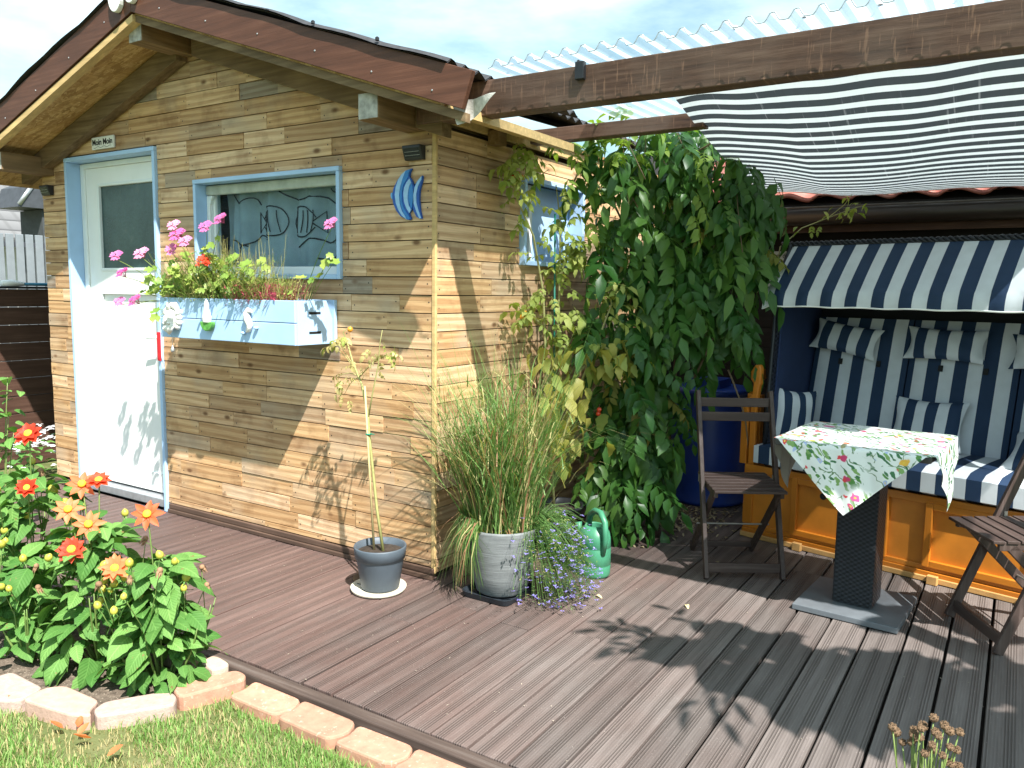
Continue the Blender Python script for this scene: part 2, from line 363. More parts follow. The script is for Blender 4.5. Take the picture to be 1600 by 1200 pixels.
def plank(parent, rect, fn, roof, mat, proud):
    x0, x1, z0, z1 = rect
    if x1-x0 < .012 or z1-z0 < .008: return
    poly = [(x0, z0), (x1, z0), (x1, z1), (x0, z1)]
    if roof:
        poly = clip(poly, PITCH, 1, soff(RX)-.005+PITCH*RX); 
        if len(poly) >= 3: poly = clip(poly, -PITCH, 1, soff(RX)-.005-PITCH*RX)
    if len(poly) < 3: return
    cx = sum(q[0] for q in poly)/len(poly); cz = sum(q[1] for q in poly)/len(poly)
    loc = Vector(fn(cx, cz, 0))
    loc2 = lambda a, b, d: tuple(Vector(fn(a, b, d))-loc)
    m = MB(); m.prism(poly, loc2, -proud, .0235)
    e = .018
    if not roof or max(q[1] for q in poly) < 2.9:
        if x1-x0 > .12 and len(poly) == 4 and abs(poly[2][1]-z1) < 1e-6 and abs(poly[3][1]-z1) < 1e-6:
            nails(m, [(x0+e+rng.uniform(0, .01), z0+(z1-z0)*rng.uniform(.25, .4)), (x1-e-rng.uniform(0, .01), z0+(z1-z0)*rng.uniform(.55, .75))], -proud-.0006, loc2)
    m.build('plank', [mat, mNail], parent, loc=loc)
ffn = lambda a, b, d: (sh(a), d, b)
for k, z in enumerate(rowz[:-1]):
    z0, z1 = z+.0022, rowz[k+1]-.0028
    if z0 > 2.88: break
    if k == 0: z0 = .062
    x = -3.5+rng.uniform(-.35, 0)
    while x < -.012:
        ln = rng.choice([.30, .36, .42, .46, .5, .56, .62]) + rng.uniform(-.05, .05)
        a, b = max(x, -3.498), min(x+ln, -.012)
        if -.012-b < .1: b = -.012
        rects = [(a+.0008, b-.0008, z0, z1)]
        for op in (DOOR, WIN): rects = [q for r_ in rects for q in cut_rect(*r_, op)]
        pr = rng.uniform(.0, .006)
        for r_ in rects: plank(fw, r_, ffn, True, mFront, pr)
        x = b if b > x else x+ln
        if b >= -.0125: break
# side wall (x = 0)
SW = (.77, 1.49, 1.62, 2.06)
m = MB()
for a in ((.03, SW[0], 0, 2.24), (SW[1], 2.75, 0, 2.24), (SW[0], SW[1], 0, SW[2]), (SW[0], SW[1], SW[3], 2.24)): m.box(sh(-.06), sh(-.024), a[0], a[1], a[2], a[3])
sw = m.build('side_wall', mGap, shed)
sfn = lambda a, b, d: (sh(-d), a, b)
for k, z in enumerate(rowz[:-1]):
    z0, z1 = z+.0022, rowz[k+1]-.0028
    if z1 > 2.26: break
    if k == 0: z0 = .03
    y = .012
    while y < 2.74:
        ln = rng.choice([.30, .4, .48, .56, .62]) + rng.uniform(-.05, .05); b = min(y+ln, 2.75)
        for r_ in cut_rect(y+.0008, b-.0008, z0, z1, SW): plank(sw, r_, sfn, False, mSide, rng.uniform(0, .004))
        y = b
m = MB(); m.box(sh(-3.49), sh(-3.455), .06, 2.75, 0, 2.25); m.box(sh(-3.455), sh(-.06), 2.70, 2.75, 0, 2.25); m.build('rear_wall', mRaw, shed)
m = MB(); m.box(sh(-3.455), sh(-.061), .061, 2.699, -.02, -.0045); m.build('floor', mDark, shed)
m = MB(); m.box(sh(-.0105), sh(.012), -.006, .0105, .03, 2.225); m.build('corner_trim', mPale, shed, bevel=.003)
mBase = stain_mat('base_trim_stain', (.10, .062, .045), .5, 0, None, .6)
m = MB(); m.box(sh(-2.14), sh(.01), -.030, -.0005, .002, .026); m.box(sh(-2.14), sh(.01), -.020, -.001, .0275, .058); m.build('base_trim', mBase, shed, bevel=.004)
m = MB(); m.box(sh(-3.498), sh(-3.19), -.024, -.0005, .002, .045); m.build('base_trim', mBase, shed, bevel=.004)
# side top board, stub rafters and roof timbers
m = MB(); m.box(sh(.001), sh(.03), .03, 2.7, 2.245, 2.30); m.build('top_board', mPale, shed, bevel=.003)
for x0 in (-.165, -3.455, -1.868):
    zz = 2.197 if x0 != -1.868 else 2.775
    m = MB(); m.box(sh(x0), sh(x0+.118), -.34, 2.7, zz, zz+.115); pu = m.build('purlin', mRaw, shed, bevel=.004); m = MB(); m.box(sh(x0+.003), sh(x0+.115), -.3425, -.3405, zz+.003, zz+.112); m.build('end_grain', simple('end_grain', (.36, .35, .32), .9, .35, 30, .5) if 'end_grain' not in bpy.data.materials else bpy.data.materials['end_grain'], pu)
for y0 in (.40,):
    m = MB(); m.box(sh(.031), sh(.10), y0, y0+.075, 2.19, 2.262); m.build('rafter_tail', mRaw, shed, bevel=.004)
for sgn in (-1, 1):
    f = lambda a, b, d: (sh(RX+sgn*a), d, b)
    m = MB(); m.prism([(.07, 2.77-.07*PITCH), (1.86, 2.77-1.86*PITCH), (1.86, 2.895-1.86*PITCH), (.07, 2.895-.07*PITCH)], f, -.085, -.012); m.build('rafter', mRawX, shed, bevel=.004)
roof = MB()
E2 = 2.20
for sgn in (-1, 1):
    f = lambda a, b, d: (sh(RX+sgn*a), d, b)
    for e_, ya, yb in ((2.07 if sgn > 0 else E2, -.372, .76), (1.80 if sgn > 0 else E2, .7602, 2.8)): roof.prism([(0, 2.900), (e_, 2.900-e_*PITCH), (e_, 2.918-e_*PITCH), (0, 2.918)], f, ya, yb)
roof = roof.build('roof', mOsb, shed)
for sgn in (-1, 1):
    f = lambda a, b, d: (sh(RX+sgn*a), d, b)
    m = MB(); m.prism([(0.001, 2.908), (E2, 2.908-E2*PITCH), (E2+.05, 3.068-(E2+.05)*PITCH), (0.001, 3.068)], f, -.40, -.375); fo = m.build('fascia', mStain, roof, bevel=.002)
    m = MB(); m.prism([(0.0, 2.862), (E2, 2.862-E2*PITCH), (E2, 2.8985-E2*PITCH), (0.0, 2.8985)], f, -.392 if sgn < 0 else -.374, -.340); m.build('verge_batten', mPale if sgn < 0 else mRawX, roof)
    for a in (.25, .62, 1.0, 1.38, 1.72, 2.05):
        m = MB(); zz = 2.95-a*PITCH+rng.uniform(-.01, .03); m.lathe([(.0045, 0), (.004, .002), (.0005, .003)], (0,0,0), 6); m.build('screw', mZinc, roof, loc=(sh(RX+sgn*a), -.4005, zz), rot=(R(90), 0, 0))
mBit = simple('bitumen_sheet', (.035, .036, .04), .75, .3, 30, .3)
mBitG = simple('grey_roof_sheet', (.20, .20, .205), .8, .2, 40, .3)
for sgn in (-1, 1):
    def fn(u, v):
        y = -.415+v*3.2; a = u*((2.12 if y < .76 else 1.85) if sgn > 0 else E2+.09); lift = .010*math.exp(-((a-.95)/.35)**2)*math.exp(-v*30)*2
        return (sh(RX+sgn*a), y, 3.072-a*PITCH+.014*math.sin(y*2*math.pi/.095)+lift+.012*abs(math.sin(a*7))*math.exp(-v*25))
    m = MB(); m.grid(fn, 24, 130, uv=False); fn0 = fn; m.grid(lambda u, v: tuple(Vector(fn0(u, v))+Vector((0,0,.006))), 24, 130, uv=False)
    m.build('roof_sheet', mBit, roof, smooth=True)
m = MB(); m.grid(lambda u, v: (sh(.37+.20*u+.03*v), -.36+.02*math.sin(u*5), 2.238-.07*u-.035*math.sin(v*2.6)*(1-u)-.10*v*(1-u)+.055*u*u), 8, 8, uv=False)
m.build('flashing', simple('silver_flashing', (.55, .53, .50), .6, .25, 60, .4), roof, smooth=True)
m = MB(); m.box(sh(.325), sh(.338), -.34, .76, 2.185, 2.225); m.build('eaves_strip', mPale, roof)
for k in range(4):
    m = MB(); m.box(sh(.02+k*.076), sh(.092+k*.076), -.33, .755, 2.292-.0255*k-.012, 2.292-.0255*k); m.build('soffit_board', mPale, roof)
for sx, sz in ((-.30, -.006), (.05, .02), (.30, -.02), (-.55, -.01), (.62, 0)):
    a = 1.0+sx*1.2; m = MB(); m.lathe([(.009, 0), (.009, .012), (.004, .016), (.0005, .017)], (0,0,0), 8); m.build('roof_cap', mBlack, roof, loc=(sh(RX+a), -.39, 3.088-a*PITCH))
# white ring ornament at the gable peak
orn = thing('gable_ornament', 'white double ring ornament fixed at the gable peak', 'ornament', (-1.75, -.401, 2.93))
for cx, cz in ((-.105, .075), (.035, .098)):
    m = MB(); n = 28; ro, ri = (.058, .088), (.020, .036); vs = []; fs = []
    for k in range(n):
        t = 2*math.pi*k/n
        for (a, b), y in ((ro, -.028), (ri, -.028), (ri, 0), (ro, 0)): vs.append((cx+a*math.cos(t), y, cz+b*math.sin(t)))
    for k in range(n):
        j = (k+1) % n
        for q in range(4): fs.append((k*4+q, j*4+q, j*4+(q+1) % 4, k*4+(q+1) % 4))
    m.add(vs, fs); m.build('ring', mWhite, orn, bevel=.003)

# ------------------------------------------------------------------ door
def liner(parent, op, y0, y1, th, mat, nm='casing', sill=True):
    x0, x1, z0, z1 = op
    m = MB(); m.box(sh(x0), sh(x0+th), y0, y1, z0, z1-th-.0005); m.build(nm, mat, parent, bevel=.003)
    m = MB(); m.box(sh(x1-th), sh(x1), y0, y1, z0, z1-th-.0005); m.build(nm, mat, parent, bevel=.003)
    m = MB(); m.box(sh(x0), sh(x1), y0-.002, y1, z1-th, z1); m.build(nm, mat, parent, bevel=.003)
    if sill: m = MB(); m.box(sh(x0+th+.0005), sh(x1-th-.0005), y0-.001, y1, z0, z0+th); m.build(nm, mat, parent, bevel=.003)
door = MB(); dx0, dx1 = DOOR[0]+.028, DOOR[1]-.028
DY = .085
# door leaf with stiles and rails round the glazing and the lower panel
gx0, gx1, gz0, gz1 = dx0+.185, dx1-.12, 1.545, 2.13
for b in ((dx0+.05, gx0, .075, 2.235), (gx1, dx1-.03, .075, 2.235), (gx0, gx1, gz1, 2.235), (gx0, gx1, 1.40, gz0), (gx0, gx1, .075, .20)): door.box(sh(b[0]), sh(b[1]), DY, DY+.045, b[2], b[3])
door.box(sh(gx0), sh(gx1), DY+.014, DY+.04, .20, 1.40)
door = door.build('door', mWhite, shed)
m = MB()
m.box(sh(dx0), sh(dx0+.048), DY-.012, DY+.05, .06, 2.27); m.box(sh(dx1-.028), sh(dx1), DY-.012, DY+.05, .06, 2.27); m.box(sh(dx0+.048), sh(dx1-.028), DY-.012, DY+.05, 2.237, 2.27)
m.build('door_frame', mPvc, door, bevel=.004)
m = MB()
for b in ((gx0, gx0+.02, gz0, gz1), (gx1-.02, gx1, gz0, gz1), (gx0+.02, gx1-.02, gz1-.02, gz1), (gx0+.02, gx1-.02, gz0, gz0+.02)): m.box(sh(b[0]), sh(b[1]), DY-.007, DY+.03, b[2], b[3])
m.build('glazing_bead', mPvc, door, bevel=.004)
def frost():
    N = NT('frosted_glass'); f = N.noise(N.coord(), 6, 5, .6); N.base(N.ramp(f, [(.3, (.018, .045, .047)), (.6, (.035, .075, .075)), (.8, (.10, .115, .105))])); N.rough(.22, .6); N.bump(N.noise(N.coord(), 55, 3), .35, .004); return N.m
m = MB(); m.box(sh(gx0+.02), sh(gx1-.02), DY+.012, DY+.022, gz0+.02, gz1-.02); m.build('pane', frost(), door)
m = MB(); m.box(sh(gx0+.005), sh(gx1-.005), DY-.006, DY+.012, 1.388, 1.405); m.box(sh(gx0-.012), sh(gx0+.004), DY-.005, DY+.013, .20, 1.40); m.box(sh(gx1-.004), sh(gx1+.012), DY-.005, DY+.013, .20, 1.40); m.build('panel_bead', mWhite, door, bevel=.003)
m = MB(); m.box(sh(dx0), sh(dx1), .02, .13, .004, .058); m.build('threshold', mZinc, door, bevel=.004)
m = MB(); m.box(sh(dx1-.13), sh(dx1-.085), DY-.010, DY-.0005, 1.0, 1.22); m.tube([(sh(dx1-.108), DY-.01, 1.12), (sh(dx1-.108), DY-.05, 1.12), (sh(dx1-.20), DY-.055, 1.115)], .009, 8); m.build('handle', mPvc, door)
liner(shed, DOOR, -.022, .13, .026, mBlue, 'door_casing', False)
m = MB(); m.grid(lambda u, v: (sh(-2.158+.0), -.026-.012*math.sin(v*3.1)*(.5+u*.5), .96+.20*v), 2, 5, uv=False); m.box(sh(-2.176), sh(-2.156), -.036, -.0225, .98, 1.16)
m.build('red_ribbon', simple('red_ribbon', (.55, .02, .03), .6), shed)
# ------------------------------------------------------------------ front window
liner(shed, WIN, -.025, .12, .024, mBlue, 'window_casing', True)
wx0, wx1, wz0, wz1 = WIN[0]+.025, WIN[1]-.025, WIN[2]+.025, WIN[3]-.025
win = MB(); f = .045
for b in ((wx0, wx0+f, wz0, wz1), (wx1-f, wx1, wz0, wz1), (wx0+f, wx1-f, wz1-f, wz1), (wx0+f, wx1-f, wz0, wz0+f)): win.box(sh(b[0]), sh(b[1]), .075, .118, b[2], b[3])
win = win.build('window', mPvc, shed, bevel=.005)
m = MB(); m.box(sh(wx0), sh(wx1), .045, .074, wz1-.06, wz1-.003); m.build('window_head', simple('old_sill', (.42, .45, .40), .6, .2), win, bevel=.01)
m = MB(); m.prism([(wx0+.001, wz0+.03), (wx0+.03, wz0+.03), (wx0+.03, wz1-.11), (wx0+.05, wz1-.075), (wx0+.05, wz1-.062), (wx0+.001, wz1-.062)], lambda a, b, d: (sh(a), d, b), .05, .074); m.build('window_bracket', mPvc, win, bevel=.004)
m = MB(); m.box(sh(wx0+f-.004), sh(wx1-f+.004), .092, .097, wz0+f-.004, wz1-f+.004); m.build('pane', glass_mat('window_glass', (.82, .9, .93), .16, .03), win)
def curt_fn(u, v): return (sh(wx0+.02+u*(wx1-wx0-.04)), .17+.030*math.sin(u*25+1.2*math.sin(v*3))+.012*math.sin(u*61), wz0-.03+v*(wz1-wz0+.04))
m = MB(); m.grid(curt_fn, 90, 8)
curt = m.build('curtain', simple('curtain_cloth', (.68, .73, .76), .9, .12, 10, .1), win, smooth=True)
def on_curt(u, v): x, y, z = curt_fn(u, v); return (x, y-.004, z)
m = MB(); ln = lambda pts, r=.0042: m.tube([on_curt(*q) for q in pts], r, 4)
for cu, cv, s in ((.40, .60, -1), (.62, .58, 1)):     # two printed fish, outline and bands
    ln([(cu+s*.095*math.cos(t), cv+.15*math.sin(t)) for t in np.linspace(.25, 5.9, 22)])
    for q in (-.045, -.005, .035, .065): ln([(cu+s*(q+.018*math.sin(t*2)), cv-.13+.26*t) for t in np.linspace(.08, .92, 8)], .004)
    ln([(cu+s*.08, cv), (cu+s*.13, cv+.10), (cu+s*.135, cv-.11), (cu+s*.08, cv-.02)])
for a in ((.05, .86, .28, .80), (.45, .88, .97, .70), (.06, .38, .36, .44), (.60, .35, .95, .45), (.72, .18, .95, .30), (.02, .15, .2, .35), (.8, .9, .98, .86)):
    ln([(a[0]+(a[2]-a[0])*t, a[1]+(a[3]-a[1])*t+.04*math.sin(t*9+a[0]*20)) for t in np.linspace(0, 1, 14)])
m.build('print', simple('print_ink', (.03, .035, .045), .9), curt)
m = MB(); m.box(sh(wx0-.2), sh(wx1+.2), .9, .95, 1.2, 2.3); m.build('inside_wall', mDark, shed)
# ------------------------------------------------------------------ side window
m = MB()
for b in ((SW[0], SW[0]+.026, SW[2], SW[3]), (SW[1]-.026, SW[1], SW[2], SW[3]), (SW[0], SW[1], SW[3], SW[3]+.026), (SW[0], SW[1], SW[2]-.026, SW[2])): m.box(sh(-.13), sh(.035), b[0], b[1], b[2], b[3])
m.build('side_window_casing', mBlue, shed, bevel=.003)
m = MB(); m.box(sh(-.10), sh(-.07), 1.0, SW[1]-.027, SW[2], SW[3]); m.build('window_shutter', mBlue, shed, bevel=.003)
m = MB(); f = .04
for b in ((SW[0]+.027, SW[0]+.06, SW[2], SW[3]), (.97, 1.0, SW[2], SW[3]), (SW[0]+.06, .97, SW[2], SW[2]+.035), (SW[0]+.06, .97, SW[3]-.035, SW[3])): m.box(sh(-.10), sh(-.06), b[0], b[1], b[2]+.001, b[3]-.001)
sw2 = m.build('side_window', mPvc, shed)
m = MB(); m.box(sh(-.085), sh(-.078), SW[0]+.06, .97, SW[2]+.035, SW[3]-.035); m.build('pane', simple('dark_pane', (.012, .018, .028), .12, .1, 5, 0, .2), sw2)

# ------------------------------------------------------------------ small things on the wall
sg = thing('door_sign', 'small white wooden sign reading Moin Moin above the door', 'sign', (-2.705, -.001, 2.366), 0)
m = MB(); m.box(-.124, .124, -.020, -.0045, -.039, .039); m.build('board', simple('sign_white', (.72, .72, .68), .6, .08), sg, bevel=.004)
mInk = simple('black_ink', (.012, .012, .014), .7)
text_mesh('lettering', 'Moin Moin', .052, mInk, sg, (0, -.0206, .004), (R(90), 0, 0), off=.0012)
m = MB(); m.tube([(x, -.0205, -.026+.004*math.sin(x*90)) for x in np.linspace(-.1, .1, 24)], .0012, 4); m.build('scroll_line', mInk, sg)
def solar(x, label):
    s_ = thing('solar_wall_light', label, 'wall light', (x, -.004, 2.098), 0, 'solar wall lights')
    m = MB(); m.prism([(-.002, -.034), (-.028, -.034), (-.048, .020), (-.048, .034), (-.002, .034)], lambda a, b, d: (d, a, b), -.055, .055); m.build('housing', mBlack, s_, bevel=.004)
    m = MB(); m.add([(-.045, -.0292, -.030), (.045, -.0292, -.030), (.045, -.0486, .018), (-.045, -.0486, .018)], [(0,1,2,3)]); m.build('solar_cell', simple('solar_cell', (.01, .014, .03), .15, .2), s_)
    m = MB()
    for q in (.33, .66): m.add([(-.045, -.0296-.0194*q, -.030+.048*q), (.045, -.0296-.0194*q, -.030+.048*q), (.045, -.0302-.0194*q, -.0285+.048*q), (-.045, -.0302-.0194*q, -.0285+.048*q)], [(0,1,2,3)])
    m.build('cell_line', simple('cell_line', (.3, .32, .34), .4), s_)
solar(-.103, 'black solar wall light above the blue fish'); solar(-3.397, 'black solar wall light left of the door')
fish = thing('fish_ornament', 'blue striped wooden fish ornament on the wall near the corner', 'ornament', (-.135, -.004, 1.905))
cB1, cB2, cB3, cB4 = [simple('fish_blue%d' % i, c, .5, .12, 30) for i, c in enumerate([(.02, .10, .42), (.03, .20, .55), (.30, .52, .80), (.12, .36, .68)])]
def fp(u, v): return ((u-610)/1200*100*.00378-.0, -((v-660)/1200*100)*.0031)   # from a 100 px square, to metres
def fpoly(name, pts, y0, y1, mat):
    m = MB(); m.prism([fp(*q) for q in pts][::-1], lambda a, b, d: (a, d, b), y0, y1); return m.build(name, mat, fish)
fpoly('body', [(640,185),(520,215),(430,285),(350,390),(280,520),(250,650),(270,800),(330,940),(420,1050),(530,1110),(590,1130),(625,1110),(600,1050),(585,1000),(640,940),(680,800),(690,640),(680,500),(640,400),(590,330),(600,260)], -.014, -.001, cB1)
fpoly('stripe', [(530,215),(450,280),(380,370),(330,500),(310,640),(330,800),(380,930),(450,1040),(550,1120),(520,1060),(450,950),(410,820),(395,660),(420,500),(470,350)], -.017, -.0142, cB3)
fpoly('stripe', [(530,220),(620,195),(585,270),(575,335),(540,390),(480,480),(450,620),(455,780),(490,900),(560,1010),(620,1105),(560,1118),(470,960),(420,820),(405,660),(425,500),(470,350)], -.0165, -.0141, cB2)
fpoly('stripe', [(605,370),(545,440),(500,530),(485,650),(500,790),(545,910),(605,1000),(635,940),(590,850),(570,740),(575,620),(600,510),(640,440)], -.018, -.0145, cB3)
fpoly('stripe', [(645,450),(600,530),(580,640),(585,760),(640,935),(668,800),(675,640),(665,520)], -.0165, -.0143, cB2)
fpoly('tail', [(850,330),(770,400),(710,480),(680,560),(665,700),(660,880),(680,970),(730,1070),(800,1115),(835,1110),(800,950),(780,760),(790,600),(840,430)], -.014, -.001, cB1)
fpoly('tail_stripe', [(840,340),(760,430),(705,540),(680,680),(690,830),(740,980),(800,1110),(832,1105),(780,960),(740,820),(735,660),(770,520),(835,400)], -.017, -.0142, cB3)
fpoly('nose', [(250,600),(225,605),(215,650),(225,700),(250,730)], -.013, -.002, cB4)
# ------------------------------------------------------------------ window planter box
pl = thing('planter_box', 'light blue wooden planter box mounted under the window', 'planter', (-1.2, 0, 1.16))
px0, px1, pyf, ph = -.555, .547, -.288, .225
for i, (a, b) in enumerate(((0, .110), (.113, ph))):
    m = MB(); m.box(px0, px1, pyf, pyf+.018, a, b); m.build('front_board', mBlue, pl, bevel=.003)
m = MB(); m.box(px0+.019, px1-.019, pyf+.0185, -.03, .002, .02); m.build('bottom_board', mBlue, pl)
m = MB(); m.box(px0, px1+.012, -.026, -.006, 0, ph+.004); m.build('back_board', mBlue, pl, bevel=.002)
for x0 in (px0, px1-.018):
    m = MB(); f_ = lambda a, b, d: (d, a, b)
    m.prism([(pyf+.0185, 0), (-.027, 0), (-.027, .13), (-.07, ph), (pyf+.0185, ph)], f_, x0, x0+.0185); e = m.build('end_board', mBlue, pl, bevel=.002)
    for z in (.055, .155):
        m = MB(); m.box(x0+.0180, x0+.0193, pyf+.095, pyf+.175, z, z+.013); m.build('slot', mDark, e)
mSoil = simple('soil', (.035, .025, .018), .95, .5, 40, .8)
m = MB(); m.grid(lambda u, v: (px0+.019+u*(px1-px0-.038), pyf+.02+v*.24, .175+.015*math.sin(u*40+v*9)), 20, 5, uv=False); m.build('soil', mSoil, pl, smooth=True)
# figures on the planter front
mPlaster = simple('white_plaster', (.74, .73, .70), .7, .12, 40, .4)
fg = thing('plaster_mask', 'white plaster bearded face hung on the planter front', 'ornament', (-1.62, -.290, 1.165))
m = MB(); m.ball((0, -.012, .10), .045, 14, 9, sz=1.25)
for k in range(13): t = k/12*math.pi*1.5-.25*math.pi; m.ball((.060*math.cos(t), -.012, .11+.070*math.sin(t)), .019+.004*math.sin(k*3), 8, 6)
m.build('head', mPlaster, fg, smooth=True)
m = MB(); m.ball((-.016, -.05, .112), .007, 8, 5); m.ball((.016, -.05, .112), .007, 8, 5); m.ball((0, -.058, .098), .010, 8, 6, sz=1.5); m.ball((-.018, -.052, .078), .013, 8, 6, sz=.6); m.ball((.018, -.052, .078), .013, 8, 6, sz=.6); m.build('face', mPlaster, fg, smooth=True)
m = MB()
for k in range(5): m.tube([((k-2)*.016, -.035, .075), ((k-2)*.013, -.046, .045), ((k-2)*.006, -.036, .012-.006*abs(k-2)*-1)], [.015, .014, .004], 7)
m.build('beard', mPlaster, fg, smooth=True)
m = MB(); m.tube([(0, -.02, .02), (.001, -.02, -.05)], .0015, 4); m.lathe([(.001, .03), (.008, .012), (.012, 0), (.008, -.010), (.001, -.013)], (.001, -.02, -.075), 8); m.build('pendant', mZinc, fg, smooth=True)
fg = thing('melon_ornament', 'white gnome figure in a green melon bowl on the planter front', 'ornament', (-1.31, -.290, 1.20))
m = MB(); n = 12; m.prism([(.05*math.cos(t), .05*math.sin(t)) for t in np.linspace(math.pi, 2*math.pi, n)], lambda a, b, d: (a, d, b+.06), -.028, -.002); bw = m.build('bowl', simple('melon_green', (.10, .32, .06), .5, .4, 60), fg, bevel=.004)
m = MB(); m.lathe([(.03, .0), (.034, .03), (.022, .06), (.018, .075), (.02, .09), (.012, .112), (.001, .125)], (0, -.02, .058), 12, sy=.5); m.build('figure', mPlaster, fg, smooth=True)
fg = thing('shell_ornament', 'pale blue and white seahorse figure on the planter front', 'ornament', (-.98, -.290, 1.19))
m = MB(); m.tube([(.03, -.012, .13), (.0, -.014, .142), (-.015, -.015, .125), (-.005, -.016, .095), (.012, -.016, .065), (.002, -.014, .035), (-.018, -.012, .028), (-.02, -.012, .045)], [.006, .014, .016, .020, .018, .011, .007, .003], 8); m.build('body', mPlaster, fg, smooth=True)
m = MB(); m.ball((-.04, -.008, .09), .012, 8, 5); m.ball((.05, -.008, .05), .014, 8, 5, sz=.6); m.ball((-.05, -.008, .02), .014, 8, 5, sz=.6); m.build('shell', mBlue, fg, smooth=True)
# ------------------------------------------------------------------ pergola
def beam_mat():
    N = NT('rough_sawn_beam'); f = N.noise(N.coord(scale=(2, 30, 30), rnd=True), 1.8, 6, .62)
    sw_ = N.noise(N.coord(scale=(60, 4, 6), rot=(0, R(28), 0)), 1.5, 3); b = N.noise(N.coord(), 4, 3)
    c = N.ramp(f, [(.28, (.030, .014, .009)), (.5, (.085, .042, .026)), (.8, (.165, .098, .068))])
    c = N.mix(N.ramp(sw_, [(.60, (0,0,0)), (.68, (.6,.6,.6))]), c, (.24, .13, .08)); c = N.mix(N.ramp(b, [(.4, (0,0,0)), (.7, (.5,.5,.5))]), c, (.16, .11, .085))
    N.base(c); N.rough(.6, .35); N.bump(f, .5, .004); return N.m
mB2 = beam_mat()
pg = thing('pergola', 'dark brown timber pergola frame beside the shed', 'pergola', (1.8, 0, 0))
m = MB(); m.box(-1.83, 1.6, -.10, -.012, 2.210, 2.360); m.build('front_beam', mB2, pg, bevel=.004)
m = MB(); m.box(-1.785, -.78, .82, .90, 2.262, 2.335); m.build('rear_beam', mB2, pg, bevel=.004)
m = MB(); m.box(1.50, 1.60, -.10, 0, 0, 2.209); m.build('post', mB2, pg, bevel=.004); 
m = MB(); m.box(-.99, -.95, -.125, -.1005, 2.30, 2.37); m.box(-.985, -.975, -.118, -.06, 2.3605, 2.378); cl = m.build('clip', mBlack, pg, bevel=.003)
m = MB()
for y in (.38, .80): m.box(-1.38, 1.55, y, y+.045, 2.362, 2.378) if y > .5 else None
cs = thing('corrugated_sheet', 'clear corrugated plastic roofing sheet over the pergola', 'roofing', (1.8, 0, 2.385))
prof = [(0, 0), (.18, .001), (.28, .010), (.40, .027), (.50, .030), (.62, .029), (.74, .012), (.84, .001)]
pp = []; x = -1.38; pit = .0815
while x < 1.7:
    for a, b in prof: pp.append((x+a*pit, b))
    x += pit
m = MB(); ys = np.linspace(-.17, 2.6, 9)
vs = [(a, y, b+(y+.2)*.02) for y in ys for a, b in pp]; n = len(pp)
m.add(vs, [(j*n+i, j*n+i+1, (j+1)*n+i+1, (j+1)*n+i) for j in range(len(ys)-1) for i in range(n-1)])
def sheet_mat():
    N = NT('clear_corrugated'); f = N.noise(N.coord(scale=(3, 1, 1)), 6, 5); N.base(N.ramp(f, [(.3, (.50, .62, .70)), (.7, (.68, .78, .84))])); N.rough(.18, .6)
    tl = N.n('BsdfTranslucent'); tl.inputs[0].default_value = (.75, .85, .92, 1); m1 = N.n('MixShader'); m1.inputs[0].default_value = .6; N.l(N.p.outputs[0], m1.inputs[1]); N.l(tl.outputs[0], m1.inputs[2])
    tr = N.n('BsdfTransparent'); tr.inputs[0].default_value = (.93, .97, 1, 1); m2 = N.n('MixShader'); m2.inputs[0].default_value = .52; N.l(tr.outputs[0], m2.inputs[1]); N.l(m1.outputs[0], m2.inputs[2]); N.l(m2.outputs[0], N.out.inputs[0]); return N.m
m.build('sheet', sheet_mat(), cs)
m = MB(); m.tube([(a, -.172, b) for a, b in pp], .0022, 4); m.build('sheet_edge', simple('sheet_edge', (.30, .36, .40), .4), cs)
for i in range(0, 36, 3):
    m = MB(); m.lathe([(.012, 0), (.012, .004), (.005, .010), (.0005, .011)], (0,0,0), 8); m.build('sheet_screw', simple('screw_cap', (.5, .42, .38), .5) if i == 0 else bpy.data.materials['screw_cap'], cs, loc=(-1.38+.5*pit+i*pit, -.055, .031+.003))
